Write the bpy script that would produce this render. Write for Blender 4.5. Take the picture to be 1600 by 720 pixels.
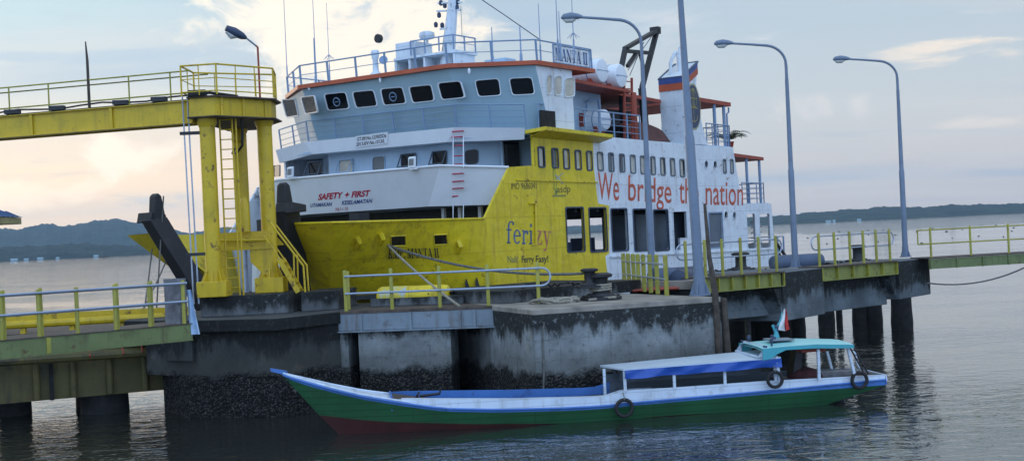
import bpy, bmesh, math, random
from mathutils import Vector as V, Matrix
from mathutils.geometry import tessellate_polygon
from mathutils import noise as mnoise
random.seed(7)
sc = bpy.context.scene
COL = sc.collection
for o in list(bpy.data.objects): bpy.data.objects.remove(o)

# ---------------------------------------------------------------- camera
F, H, ROLL, HY = 2000.0, 5.2, 0.0469, 367.0      # focal length in photo pixels, eye height, roll, horizon row
cr, sr = math.cos(ROLL), math.sin(ROLL)
cd = bpy.data.cameras.new('camera'); cam = bpy.data.objects.new('camera', cd); COL.objects.link(cam)
cd.sensor_width = 36; cd.lens = 36*F/1600; cd.shift_y = (HY-360)/1600
cd.clip_start = 0.5; cd.clip_end = 40000
m = Matrix(((cr, sr, 0, 0), (0, 0, -1, 0), (-sr, cr, 0, H), (0, 0, 0, 1)))
cam.matrix_world = m
sc.camera = cam

# ---------------------------------------------------------------- world, sun, exposure
SUN_EL, SUN_AZ = math.radians(9), math.radians(-42)     # azimuth from +Y towards +X: behind the ferry, to the left
sdir = V((math.sin(SUN_AZ)*math.cos(SUN_EL), math.cos(SUN_AZ)*math.cos(SUN_EL), math.sin(SUN_EL)))
w = bpy.data.worlds.new('World'); sc.world = w; w.use_nodes = True
nt = w.node_tree; nt.nodes.clear(); L = nt.links.new
def N(t, **k):
    n = nt.nodes.new(t)
    for a, b in k.items(): setattr(n, a, b)
    return n
def mth(op, a, b=None, c=None, clamp=False):
    n = N('ShaderNodeMath', operation=op, use_clamp=clamp)
    for i, x in enumerate((a, b, c)):
        if x is None: continue
        if isinstance(x, (int, float)): n.inputs[i].default_value = x
        else: L(x, n.inputs[i])
    return n.outputs[0]
def mixc(f, a, b):
    n = N('ShaderNodeMix', data_type='RGBA')
    for i, x in ((0, f), (6, a), (7, b)):
        if isinstance(x, (int, float)): n.inputs[i].default_value = x
        elif isinstance(x, tuple): n.inputs[i].default_value = (*x, 1)
        else: L(x, n.inputs[i])
    return n.outputs[2]
def smooth(x, a, b):
    n = N('ShaderNodeMapRange', interpolation_type='SMOOTHSTEP')
    L(x, n.inputs[0]); n.inputs[1].default_value = a; n.inputs[2].default_value = b
    return n.outputs[0]
out = N('ShaderNodeOutputWorld')
sky = N('ShaderNodeTexSky', sky_type='NISHITA')
sky.sun_disc = False; sky.sun_elevation = SUN_EL; sky.sun_rotation = SUN_AZ
sky.air_density = 1.0; sky.dust_density = 0.6; sky.ozone_density = 2.5
bg1 = N('ShaderNodeBackground'); L(sky.outputs[0], bg1.inputs[0]); bg1.inputs[1].default_value = 0.15
tc = N('ShaderNodeTexCoord'); sep = N('ShaderNodeSeparateXYZ'); L(tc.outputs['Generated'], sep.inputs[0])
X, Y, Z = sep.outputs
az = mth('ARCTAN2', X, Y)                      # 0 straight over the ferry, negative to the left
el = Z
# clouds on a flat layer overhead
dz = mth('ADD', mth('MAXIMUM', Z, 0.0), 0.09)
cv = N('ShaderNodeCombineXYZ'); L(mth('DIVIDE', X, dz), cv.inputs[0]); L(mth('DIVIDE', Y, dz), cv.inputs[1])
def noise_of(vec, scale, detail, rough, dist=0.0, loc=(0, 0, 0), sca=(1, 1, 1)):
    mp = N('ShaderNodeMapping'); L(vec, mp.inputs[0]); mp.inputs[1].default_value = loc; mp.inputs[3].default_value = sca
    n = N('ShaderNodeTexNoise'); L(mp.outputs[0], n.inputs['Vector'])
    n.inputs['Scale'].default_value = scale; n.inputs['Detail'].default_value = detail
    n.inputs['Roughness'].default_value = rough; n.inputs['Distortion'].default_value = dist
    return n.outputs[0]
ramp = N('ShaderNodeValToRGB'); L(el, ramp.inputs[0])
cols = [(0.0, (.50, .455, .44)), (0.045, (.52, .485, .465)), (0.10, (.44, .47, .49)), (0.19, (.345, .43, .50)), (0.30, (.44, .485, .52)), (0.55, (.46, .50, .545)), (1.0, (.34, .43, .56))]
while len(ramp.color_ramp.elements) < len(cols): ramp.color_ramp.elements.new(0.5)
for e, (p, c) in zip(ramp.color_ramp.elements, cols): e.position = p; e.color = (*c, 1)
veil = ramp.outputs[0]
# warm light low on the left, where the sun is
left = mth('MULTIPLY', smooth(az, 0.06, -0.36), smooth(el, 0.17, 0.03))
veil = mixc(mth('MULTIPLY', left, 0.97), veil, (.98, .72, .48))
leftc = mth('MULTIPLY', smooth(az, 0.05, -0.4), smooth(el, 0.05, 0.2))
veil = mixc(mth('MULTIPLY', leftc, 0.8), veil, (.46, .585, .60))
# soft grey-blue bands
band = noise_of(cv.outputs[0], 0.42, 6, 0.55, 0.4, (3.1, 7.7, 0), (0.8, 1.5, 1))
veil = mixc(mth('MULTIPLY', smooth(band, 0.46, 0.68), 0.42), veil, (.60, .56, .53))
band2 = noise_of(cv.outputs[0], 0.62, 5, 0.5, 0.2, (9.3, 1.2, 0), (0.7, 1.8, 1))
veil = mixc(mth('MULTIPLY', smooth(band2, 0.52, 0.7), 0.45), veil, (.29, .38, .50))
# lit cumulus
sph = N('ShaderNodeCombineXYZ'); L(az, sph.inputs[0]); L(el, sph.inputs[1])
def blob(a0, e0, ra, re):
    d = mth('ADD', mth('POWER', mth('DIVIDE', mth('SUBTRACT', az, a0), ra), 2), mth('POWER', mth('DIVIDE', mth('SUBTRACT', el, e0), re), 2))
    return smooth(mth('SQRT', d), 1.15, 0.15)
puff = noise_of(sph.outputs[0], 17, 8, 0.62, 0.5, (0.2, 0.1, 0), (1, 1.6, 1))
puff2 = noise_of(sph.outputs[0], 21, 8, 0.6, 0.3, (0.7, 0.4, 0), (0.55, 2.4, 1))
def cloud(c, msk, n, k, col, amt, base):
    return mixc(mth('MULTIPLY', smooth(mth('ADD', mth('MULTIPLY', msk, k), n), base, base+0.22), amt), c, col)
c = veil
c = cloud(c, blob(-0.12, 0.160, 0.16, 0.085), puff, 0.42, (.92, .79, .62), 0.8, 0.64)
c = cloud(c, blob(-0.19, 0.150, 0.05, 0.010), puff2, 0.35, (.80, .78, .74), 0.8, 0.68)
c = cloud(c, blob(-0.31, 0.145, 0.16, 0.008), puff2, 0.30, (.38, .46, .53), 0.7, 0.58)
c = cloud(c, blob(-0.37, 0.045, 0.10, 0.022), puff, 0.40, (.99, .80, .60), 0.85, 0.66)
c = cloud(c, blob(-0.29, 0.075, 0.06, 0.030), puff, 0.36, (.97, .82, .66), 0.7, 0.68)
c = cloud(c, blob(0.33, 0.119, 0.12, 0.016), puff2, 0.30, (.82, .68, .54), 0.75, 0.66)
c = cloud(c, blob(0.36, 0.145, 0.05, 0.008), puff2, 0.34, (.66, .63, .60), 0.8, 0.66)
c = cloud(c, blob(0.24, 0.085, 0.08, 0.022), puff, 0.28, (.60, .57, .55), 0.7, 0.66)
c = cloud(c, blob(0.37, 0.066, 0.07, 0.009), puff2, 0.34, (.64, .58, .53), 0.7, 0.66)
c = cloud(c, blob(0.13, 0.150, 0.12, 0.03), puff2, 0.20, (.55, .55, .57), 0.6, 0.66)
# the clear blue half of the evening sky, away from the sun
c = mixc(smooth(Y, 0.12, -0.35), c, (.74, .99, 1.42))
bg2 = N('ShaderNodeBackground'); L(c, bg2.inputs[0]); bg2.inputs[1].default_value = 1.3
# thin clouds cover the side the sun is on; the clear blue evening sky is on the other side
cov = mth('ADD', mth('MULTIPLY', smooth(Y, -0.35, 0.35), 0.12), 0.78)
mx = N('ShaderNodeMixShader'); L(cov, mx.inputs[0]); L(bg1.outputs[0], mx.inputs[1]); L(bg2.outputs[0], mx.inputs[2])
L(mx.outputs[0], out.inputs[0])

sl = bpy.data.lights.new('sun', 'SUN'); so = bpy.data.objects.new('sun', sl); COL.objects.link(so)
sl.energy = 0.5; sl.angle = math.radians(14); sl.color = (1, .80, .58)
so.rotation_euler = sdir.to_track_quat('Z', 'Y').to_euler()
so.location = (0, 0, 60)
sc.view_settings.view_transform = 'Standard'; sc.view_settings.look = 'None'
sc.view_settings.exposure = 0.22; sc.view_settings.gamma = 1; sc.view_settings.use_curve_mapping = False
sc.render.resolution_x = 1024; sc.render.resolution_y = 460

# ---------------------------------------------------------------- measuring: sight lines cut with real planes
def ray(px, py):
    u, v = px-800, HY-py
    return V((u*cr+v*sr, F, -u*sr+v*cr))
def at(px, py, d): return V((0, 0, H)) + ray(px, py)*(d/F)             # at depth d metres
def on(px, py, z):                                                      # on a level plane
    r = ray(px, py); return V((0, 0, H)) + r*((z-H)/r.z)
class Frame:                                                            # a heading on the water: x along, y across, z up
    def __init__(s, ox, oy, th):
        s.o = V((ox, oy, 0)); s.a = V((math.sin(th), math.cos(th), 0)); s.n = V((-math.cos(th), math.sin(th), 0))
        s.rz = math.pi/2-th
    def loc(s, p): d = p-s.o; return V((d.dot(s.a), d.dot(s.n), p.z))
    def wor(s, p): return s.o+s.a*p[0]+s.n*p[1]+V((0, 0, p[2]))
    def cut(s, px, py, ax, val):
        r = ray(px, py); k = (val+s.o.dot(ax))/r.dot(ax); return s.loc(V((0, 0, H))+r*k)
    def W(s, px, py, wv=0.0): return s.cut(px, py, s.n, wv)             # on the plane y = wv
    def S(s, px, py, sv=0.0): return s.cut(px, py, s.a, sv)             # on the plane x = sv
    def Zp(s, px, py, z): return s.loc(on(px, py, z))
    def P(s, px, py, tri):                                              # on the plane through three local points
        a, b, c_ = [s.wor(q) for q in tri]; n = (b-a).cross(c_-a); r = ray(px, py); e = V((0, 0, H))
        return s.loc(e+r*((a-e).dot(n)/r.dot(n)))

# ---------------------------------------------------------------- mesh builder
ZUP = V((0, 0, 1))
class MB:
    def __init__(s): s.v = []; s.f = []
    def add(s, vs, fs):
        o = len(s.v); s.v += [V(p) for p in vs]; s.f += [tuple(i+o for i in f) for f in fs]; return s
    def poly(s, *p): return s.add(p, [tuple(range(len(p)))])
    def hexa(s, p):   # 8 points: bottom loop, top loop
        return s.add(p, [(3, 2, 1, 0), (4, 5, 6, 7), (0, 1, 5, 4), (1, 2, 6, 5), (2, 3, 7, 6), (3, 0, 4, 7)])
    def box(s, a, b):
        x0, x1 = sorted((a[0], b[0])); y0, y1 = sorted((a[1], b[1])); z0, z1 = sorted((a[2], b[2]))
        return s.hexa([(x0, y0, z0), (x1, y0, z0), (x1, y1, z0), (x0, y1, z0), (x0, y0, z1), (x1, y0, z1), (x1, y1, z1), (x0, y1, z1)])
    def obox(s, c, ax, ay, az):
        c, ax, ay, az = V(c), V(ax), V(ay), V(az)
        return s.hexa([c-ax-ay-az, c+ax-ay-az, c+ax+ay-az, c-ax+ay-az, c-ax-ay+az, c+ax-ay+az, c+ax+ay+az, c-ax+ay+az])
    def bar(s, p, q, wd, h=None, up=ZUP):
        p, q = V(p), V(q); h = h or wd; d = (q-p); x = d.normalized(); y = V(up).cross(x)
        if y.length < 1e-4: y = V((0, 1, 0)).cross(x)
        y.normalize(); z = x.cross(y)
        return s.obox((p+q)/2, d/2, y*wd/2, z*h/2)
    def prism(s, pts, vec):
        pts = [V(p) for p in pts]; vec = V(vec); n = len(pts)
        q = [p+vec for p in pts]
        return s.add(pts+q, [tuple(range(n))[::-1], tuple(range(n, 2*n))]+[(i, (i+1) % n, n+(i+1) % n, n+i) for i in range(n)])
    def tube(s, pts, r, n=8, closed=False, caps=True):
        pts = [V(p) for p in pts]; m_ = len(pts); rs = r if isinstance(r, (list, tuple)) else [r]*m_
        tang = []
        for i in range(m_):
            a = pts[(i-1) % m_] if (closed or i) else pts[0]; b = pts[(i+1) % m_] if (closed or i < m_-1) else pts[-1]
            tang.append((b-a).normalized())
        t0 = tang[0]; x = t0.cross(ZUP)
        if x.length < 1e-3: x = t0.cross(V((1, 0, 0)))
        x.normalize(); vs = []
        for i in range(m_):
            t = tang[i]; x = (x-t*x.dot(t)); x.normalize(); y = t.cross(x)
            for k in range(n):
                a = 2*math.pi*k/n; vs.append(pts[i]+(x*math.cos(a)+y*math.sin(a))*rs[i])
        fs = []
        for i in range(m_ if closed else m_-1):
            j = (i+1) % m_
            for k in range(n): fs.append((i*n+k, i*n+(k+1) % n, j*n+(k+1) % n, j*n+k))
        if caps and not closed: fs += [tuple(range(n))[::-1], tuple(range((m_-1)*n, m_*n))]
        return s.add(vs, fs)
    def lathe(s, c, prof, n=20, axis=ZUP):
        c = V(c); ax = V(axis).normalized(); x = ax.cross(V((0, 1, 0)))
        if x.length < 1e-3: x = ax.cross(V((1, 0, 0)))
        x.normalize(); y = ax.cross(x); vs = []
        for r, h in prof:
            for k in range(n):
                a = 2*math.pi*k/n; vs.append(c+ax*h+(x*math.cos(a)+y*math.sin(a))*max(r, 1e-4))
        fs = [(i*n+k, i*n+(k+1) % n, (i+1)*n+(k+1) % n, (i+1)*n+k) for i in range(len(prof)-1) for k in range(n)]
        fs += [tuple(range(n))[::-1], tuple(range((len(prof)-1)*n, len(prof)*n))]
        return s.add(vs, fs)
    def disc(s, c, x, y, r0, r1, n=28, a0=0.0, a1=2*math.pi):     # flat ring (or disc when r0 = 0) spanned by x, y
        c, x, y = V(c), V(x), V(y); full = abs(a1-a0-2*math.pi) < 1e-5; vs = []
        k_ = n if full else n+1
        for i in range(k_):
            a = a0+(a1-a0)*i/n; d = x*math.cos(a)+y*math.sin(a); vs += [c+d*r0, c+d*r1]
        return s.add(vs, [(2*i, 2*i+1, 2*((i+1) % k_)+1, 2*((i+1) % k_)) for i in range(n)])
    def plate(s, outer, holes, fn, th):     # 2D outline with openings, mapped by fn, thickened by vector th
        loops = [outer]+holes; p2 = [p for l in loops for p in l]
        tri = tessellate_polygon([[V((p[0], p[1], 0)) for p in l] for l in loops])
        th = V(th); a = [fn(*p) for p in p2]; b = [p+th for p in a]; n = len(p2)
        fs = [tuple(t) for t in tri]+[tuple(i+n for i in reversed(t)) for t in tri]; o = 0
        for l in loops:
            k = len(l); fs += [(o+i, o+(i+1) % k, n+o+(i+1) % k, n+o+i) for i in range(k)]; o += k
        return s.add(a+b, fs)
    def sheet(s, rows):
        n = len(rows[0]); vs = [p for r in rows for p in r]
        return s.add(vs, [(i*n+k, i*n+k+1, (i+1)*n+k+1, (i+1)*n+k) for i in range(len(rows)-1) for k in range(n-1)])
def rect(x0, y0, x1, y1, r=0.0, n=3):
    if r <= 0: return [(x0, y0), (x1, y0), (x1, y1), (x0, y1)]
    o = []
    for cx, cy, a in ((x1-r, y1-r, 0), (x0+r, y1-r, 1), (x0+r, y0+r, 2), (x1-r, y0+r, 3)):
        for i in range(n+1):
            t = math.pi/2*(a+i/n); o.append((cx+r*math.cos(t), cy+r*math.sin(t)))
    return o
def root_of(o):
    while o.parent: o = o.parent
    return o
def make(name, mb, mat, parent=None, world=False, label=None, bevel=0, smooth_deg=35, base=None, local=False):
    me = bpy.data.meshes.new(name); vs = mb.v
    if parent is not None and world:
        r = root_of(parent); iv = (Matrix.Translation(r.location) @ r.rotation_euler.to_matrix().to_4x4()).inverted(); vs = [iv @ p for p in vs]
    if parent is None and base is not None and not local: vs = [p-V(base) for p in vs]
    me.from_pydata([tuple(p) for p in vs], [], mb.f)
    bm = bmesh.new(); bm.from_mesh(me); bmesh.ops.recalc_face_normals(bm, faces=bm.faces); bm.to_mesh(me); bm.free()
    me.polygons.foreach_set('use_smooth', [True]*len(me.polygons)); me.set_sharp_from_angle(angle=math.radians(smooth_deg))
    o = bpy.data.objects.new(name, me); COL.objects.link(o)
    if mat: me.materials.append(mat)
    if parent is not None: o.parent = parent
    elif base is not None: o.location = base
    if label: o['label'] = label
    if bevel:
        b = o.modifiers.new('bevel', 'BEVEL'); b.width = bevel; b.segments = 2; b.limit_method = 'ANGLE'; b.angle_limit = math.radians(40)
    return o
def tag(o, label, cat, group=None):
    o['label'] = label; o['category'] = cat
    if group: o['group'] = group
    return o
def thing(name, label, cat, loc=(0, 0, 0), rz=0.0, group=None):
    o = bpy.data.objects.new(name, None); COL.objects.link(o); o.location = loc; o.rotation_euler = (0, 0, rz); o.empty_display_size = .3
    return tag(o, label, cat, group)
def structure(o, kind='structure'): o['kind'] = kind; return o
def dup(root, loc, rz, label, group=None):
    r = root.copy(); COL.objects.link(r); r.location = loc; r.rotation_euler = (0, 0, rz); r['label'] = label
    if group: r['group'] = group
    for ch in list(root.children):
        c_ = ch.copy(); COL.objects.link(c_); c_.parent = r
        for g in list(ch.children):
            d_ = g.copy(); COL.objects.link(d_); d_.parent = c_
    return r
# ---------------------------------------------------------------- materials
class G:
    def __init__(s, name):
        s.m = bpy.data.materials.new(name); s.m.use_nodes = True; s.t = s.m.node_tree; s.b = s.t.nodes['Principled BSDF']
        s.tc = s.n('ShaderNodeTexCoord'); s.pos = s.n('ShaderNodeNewGeometry').outputs['Position']
    def n(s, t, **k):
        q = s.t.nodes.new(t)
        for a, b in k.items(): setattr(q, a, b)
        return q
    def l(s, a, b): s.t.links.new(a, b)
    def put(s, i, x):
        if isinstance(x, (int, float)): i.default_value = x
        elif isinstance(x, tuple): i.default_value = (*x, 1) if len(x) == 3 and len(i.default_value) == 4 else x
        else: s.l(x, i)
    def noise(s, scale, detail=4, rough=.55, sca=(1, 1, 1), vec=None, dist=0, loc=(0, 0, 0)):
        mp = s.n('ShaderNodeMapping'); s.l(vec or s.tc.outputs['Object'], mp.inputs[0]); mp.inputs[3].default_value = sca; mp.inputs[1].default_value = loc
        q = s.n('ShaderNodeTexNoise'); s.l(mp.outputs[0], q.inputs['Vector'])
        q.inputs['Scale'].default_value = scale; q.inputs['Detail'].default_value = detail; q.inputs['Roughness'].default_value = rough; q.inputs['Distortion'].default_value = dist
        return q.outputs[0]
    def voro(s, scale, vec=None, feature='F1'):
        q = s.n('ShaderNodeTexVoronoi', feature=feature); s.l(vec or s.tc.outputs['Object'], q.inputs['Vector']); q.inputs['Scale'].default_value = scale
        return q.outputs[0]
    def ss(s, x, a, b):
        q = s.n('ShaderNodeMapRange', interpolation_type='SMOOTHSTEP'); s.l(x, q.inputs[0]); q.inputs[1].default_value = a; q.inputs[2].default_value = b
        return q.outputs[0]
    def math(s, op, a, b=None, clamp=False):
        q = s.n('ShaderNodeMath', operation=op, use_clamp=clamp); s.put(q.inputs[0], a)
        if b is not None: s.put(q.inputs[1], b)
        return q.outputs[0]
    def mix(s, f, a, b):
        q = s.n('ShaderNodeMix', data_type='RGBA'); s.put(q.inputs[0], f); s.put(q.inputs[6], a); s.put(q.inputs[7], b); return q.outputs[2]
    def z(s):
        q = s.n('ShaderNodeSeparateXYZ'); s.l(s.pos, q.inputs[0]); return q.outputs[2]
    def bump(s, h, strength, dist=0.02):
        q = s.n('ShaderNodeBump'); q.inputs['Strength'].default_value = strength; q.inputs['Distance'].default_value = dist; s.l(h, q.inputs['Height'])
        s.l(q.outputs[0], s.b.inputs['Normal']); return q
    def fin(s, col, rough=.5, metal=0.0, spec=.5):
        s.put(s.b.inputs['Base Color'], col); s.put(s.b.inputs['Roughness'], rough); s.b.inputs['Metallic'].default_value = metal
        s.b.inputs['Specular IOR Level'].default_value = spec
        return s.m
def paint(name, col, rough=.45, var=.12, dirt=None, amt=0.0, dscale=1.2, streak=0.0, scol=(.16, .11, .06), dent=0.0, rust=0.0, metal=0.0, seams=0.0, grid=(1.31, 2.17), lw=.012):
    g = G(name); n1 = g.noise(.9, 5, .6); n2 = g.noise(9, 3, .6)
    lo = tuple(c*(1-var) for c in col); hi = tuple(min(1, c*(1+var*.6)) for c in col)
    c_ = g.mix(g.ss(n1, .3, .7), lo, hi)
    c_ = g.mix(g.math('MULTIPLY', g.ss(n2, .5, .75), var*1.2), c_, tuple(c*.7 for c in col))
    if streak:
        st = g.noise(2.6, 5, .65, (1.6, 1.6, .12)); st2 = g.noise(.5, 3, .5)
        f = g.math('MULTIPLY', g.ss(st, .49, .68), g.ss(st2, .35, .6)); c_ = g.mix(g.math('MULTIPLY', f, streak), c_, scol)
    if amt:
        d = g.noise(dscale, 8, .68); c_ = g.mix(g.math('MULTIPLY', g.ss(d, .54, .68), amt), c_, dirt)
    if rust:
        r1 = g.noise(3.3, 9, .72, loc=(5, 3, 1)); r2 = g.noise(.45, 2, .5, loc=(1, 4, 2))
        f = g.math('MULTIPLY', g.ss(r1, .57, .65), g.ss(r2, .43, .58)); c_ = g.mix(g.math('MULTIPLY', f, rust), c_, (.10, .045, .02))
    hgt = g.noise(1.7, 3, .5) if dent else n2
    if seams:
        sp = g.n('ShaderNodeSeparateXYZ'); g.l(g.tc.outputs['Object'], sp.inputs[0])
        def line(o_, per):
            fr = g.math('FRACT', g.math('DIVIDE', o_, per)); return g.math('LESS_THAN', g.math('ABSOLUTE', g.math('SUBTRACT', fr, .5)), lw/per)
        ln = g.math('MAXIMUM', line(sp.outputs[2], grid[0]), line(sp.outputs[0], grid[1]))
        c_ = g.mix(g.math('MULTIPLY', ln, seams), c_, tuple(c*.45 for c in col))
    g.bump(hgt, dent or .08, .08 if dent else .01)
    return g.fin(c_, g.math('ADD', g.math('MULTIPLY', n2, .25), rough-.1), metal)
def concrete(name, top, tide=1.15, base=(.25, .27, .27), mould=.8, drip=.7):
    g = G(name); z = g.z(); n1 = g.noise(.7, 7, .65); n2 = g.noise(5, 6, .7); n3 = g.noise(30, 3, .6)
    c_ = g.mix(g.ss(n1, .3, .7), tuple(c*.62 for c in base), tuple(c*1.25 for c in base))
    c_ = g.mix(g.math('MULTIPLY', g.ss(n2, .52, .7), .6), c_, (.075, .075, .07))
    c_ = g.mix(g.math('MULTIPLY', g.ss(g.noise(1.3, 5, .6, loc=(8, 2, 5)), .58, .75), .35), c_, (.30, .235, .16))
    # black mould running down from the top edge
    st = g.noise(1.5, 7, .72, (1.2, 1.2, .35)); big = g.noise(.42, 4, .6, loc=(4, 4, 4)); h = g.math('SUBTRACT', top, z)
    lim = g.math('ADD', g.math('ADD', g.math('MULTIPLY', st, drip*2.4), g.math('MULTIPLY', big, drip*2.2)), -drip*1.18)
    f = g.ss(g.math('SUBTRACT', lim, h), -.22, .16)
    f = g.math('MULTIPLY', g.math('MULTIPLY', f, g.math('LESS_THAN', 0.012, h)), mould)
    f = g.math('MULTIPLY', f, g.math('ADD', g.ss(g.noise(6, 6, .75), .30, .52), .25, True))
    c_ = g.mix(f, c_, (.012, .013, .012))
    tt = g.noise(3.2, 6, .7, (1.5, 1.5, .10), loc=(2, 9, 1)); c_ = g.mix(g.math('MULTIPLY', g.ss(tt, .55, .72), .55), c_, (.05, .052, .05))
    sp = g.n('ShaderNodeSeparateXYZ'); g.l(g.pos, sp.inputs[0])      # shutter-board joints
    jt = g.math('LESS_THAN', g.math('ABSOLUTE', g.math('SUBTRACT', g.math('FRACT', g.math('DIVIDE', z, .61)), .5)), .012)
    jv = g.math('LESS_THAN', g.math('ABSOLUTE', g.math('SUBTRACT', g.math('FRACT', g.math('DIVIDE', sp.outputs[0], 1.83)), .5)), .005)
    c_ = g.mix(g.math('MULTIPLY', g.math('MAXIMUM', jt, jv), g.math('MULTIPLY', g.ss(n2, .4, .6), .5)), c_, (.03, .03, .03))
    c_ = g.mix(g.math('MULTIPLY', g.ss(z, tide+1.0, tide+.25), .5), c_, (.06, .058, .045))
    # shell-covered tidal band
    zt = g.math('ADD', z, g.math('MULTIPLY', g.math('SUBTRACT', g.noise(1.1, 6, .7), .5), 1.1))
    b = g.ss(zt, tide+.2, tide-.12)
    vo = g.voro(13); sh = g.mix(g.ss(vo, .1, .5), (.075, .07, .06), (.008, .008, .008))
    sh = g.mix(g.math('MULTIPLY', g.ss(g.noise(9, 2, .5), .6, .75), .55), sh, (.15, .14, .125))
    c_ = g.mix(b, c_, sh)
    hh = g.math('ADD', g.math('MULTIPLY', n2, .25), g.math('MULTIPLY', n3, .12))
    hh = g.math('ADD', hh, g.math('MULTIPLY', g.math('MULTIPLY', vo, b), 3.0))
    g.bump(hh, .6, .05)
    return g.fin(c_, .85, 0, .3)
def plain(name, col, rough=.6, var=.2, scale=4, metal=0.0, spec=.5, bump=.15):
    g = G(name); n1 = g.noise(scale, 5, .6)
    c_ = g.mix(g.ss(n1, .3, .7), tuple(c*(1-var) for c in col), tuple(min(1, c*(1+var)) for c in col))
    g.bump(g.noise(scale*6, 3, .6), bump, .01)
    return g.fin(c_, rough, metal, spec)
M = {}
M['ship_yellow'] = paint('ferry yellow paint', (.70, .535, .012), .42, .12, (.34, .25, .03), .35, 1.1, .5, (.22, .13, .03), .8, .8, seams=.5)
M['ship_white'] = paint('ferry white paint', (.68, .735, .79), .42, .06, (.40, .45, .50), .4, 1.1, .5, (.34, .24, .17), .5, .7, seams=.5)
M['bulwark_white'] = paint('clean white paint', (.74, .785, .84), .38, .04, (.5, .55, .6), .15, .7, .12, (.5, .5, .5), .1, .0)
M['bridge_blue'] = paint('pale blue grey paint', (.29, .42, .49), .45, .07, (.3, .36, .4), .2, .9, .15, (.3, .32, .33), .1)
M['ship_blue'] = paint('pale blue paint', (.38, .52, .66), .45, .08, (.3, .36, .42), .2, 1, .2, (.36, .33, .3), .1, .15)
M['inner_grey'] = paint('inner deck grey paint', (.10, .13, .165), .5, .15, (.06, .06, .06), .4)
M['deck_dark'] = plain('dark car deck', (.03, .032, .034), .7)
M['rail_blue'] = paint('blue grey rail paint', (.20, .30, .45), .4, .1)
M['orange'] = paint('orange red paint', (.45, .085, .03), .45, .15, (.22, .05, .02), .4, 1.6)
M['rust_red'] = paint('red oxide paint', (.33, .055, .03), .55, .2, (.12, .03, .015), .5, 2.2)
M['black'] = paint('black steel paint', (.018, .019, .024), .5, .3, (.05, .04, .035), .4, 1.8)
M['navy'] = paint('dark navy paint', (.03, .05, .10), .5, .2)
M['gantry'] = paint('yellow gantry paint', (.60, .415, .010), .42, .12, (.34, .26, .02), .45, 1.1, .35, (.16, .10, .02), .05, .9)
M['olive'] = paint('yellow green rail paint', (.34, .315, .045), .5, .18, (.16, .14, .03), .5, 2.4, 0, rust=.8)
M['green_beam'] = paint('faded green beam paint', (.15, .19, .065), .5, .15, (.07, .075, .03), .5, 1.3, .5, (.06, .035, .02), .05, .9)
M['green_web'] = paint('light green beam paint', (.25, .265, .065), .5, .15, (.13, .13, .04), .5, 1.3, .4, (.07, .05, .02), .05, .8)
M['steel_blue'] = paint('galvanised blue grey steel', (.20, .25, .29), .45, .16, (.09, .08, .07), .6, 1.6, .7, (.12, .06, .03), .05, 1.0)
M['pipe'] = paint('galvanised pipe', (.34, .40, .50), .32, .12, (.14, .11, .08), .4, 3.0, metal=.35)
M['lamp'] = paint('grey lamp post paint', (.16, .21, .29), .42, .12, (.08, .07, .07), .35, 2)
M['concrete'] = concrete('weathered concrete', 3.03, 1.1, (.25, .272, .275), .95, .72)
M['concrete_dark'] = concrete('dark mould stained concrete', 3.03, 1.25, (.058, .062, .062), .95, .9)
M['concrete_high'] = concrete('weathered pier concrete', 3.4, .2, (.12, .145, .16), .95, .85)
M['plinth'] = concrete('mould stained concrete', 3.75, -5, (.14, .15, .155), .95, .6)
M['deck'] = plain('dusty concrete deck', (.25, .225, .19), .85, .3, 1.4)
M['dark_steel'] = plain('dark rusty deck plate', (.075, .055, .042), .7, .4, 2.5)
M['pile'] = plain('dark tarred pile', (.014, .014, .014), .9, .5, 3, bump=.8)
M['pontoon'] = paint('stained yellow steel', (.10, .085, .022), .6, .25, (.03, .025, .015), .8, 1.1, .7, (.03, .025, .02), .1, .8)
M['rubber'] = plain('black rubber', (.013, .013, .014), .7, .3, 6)
M['iron'] = plain('cast iron', (.016, .016, .019), .55, .4, 5, bump=.4)
M['rope'] = plain('rope', (.30, .28, .22), .9, .3, 12, bump=.6)
M['rope_dark'] = plain('weathered rope', (.13, .13, .12), .9, .3, 12, bump=.6)
M['wood'] = plain('weathered wood', (.07, .055, .042), .85, .35, 5, bump=.6)
M['boat_green'] = paint('green boat paint', (.018, .105, .038), .4, .16, (.015, .06, .03), .5, 2.2, .3, (.05, .06, .04), .12, .12, seams=.55, grid=(.19, 3.3), lw=.016)
M['boat_red'] = paint('maroon bottom paint', (.060, .014, .012), .5, .2, (.02, .012, .01), .4)
M['boat_blue'] = paint('blue boat paint', (.06, .18, .50), .4, .15, (.03, .06, .16), .5, 2.5)
M['boat_white'] = paint('white boat paint', (.60, .68, .78), .4, .08, (.30, .31, .31), .4, 2.4, .35, (.30, .27, .22), .15, .25, seams=.4, grid=(.21, 2.7), lw=.012)
M['roof_white'] = paint('pale roof paint', (.55, .64, .72), .34, .06, (.36, .42, .48), .4, 1.2)
M['tarp'] = paint('blue tarpaulin', (.018, .085, .40), .3, .12, (.01, .05, .3), .3, 1.5, 0, dent=.5)
M['teal'] = paint('turquoise boat paint', (.06, .36, .42), .35, .08, (.05, .28, .32), .25)
M['teal_light'] = paint('pale turquoise roof', (.26, .62, .62), .35, .06, (.2, .45, .45), .3)
M['flag_red'] = plain('red cloth', (.55, .035, .03), .8, .1)
M['flag_white'] = plain('white cloth', (.75, .75, .75), .8, .05)
M['maroon'] = plain('maroon cloth', (.05, .012, .014), .9, .4)
M['red_text'] = plain('red lettering', (.48, .085, .045), .5, .35, 2.5)
M['crimson_text'] = plain('crimson lettering', (.45, .012, .05), .5, .1)
M['blue_text'] = plain('blue lettering', (.03, .07, .25), .5, .15, 3)
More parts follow.
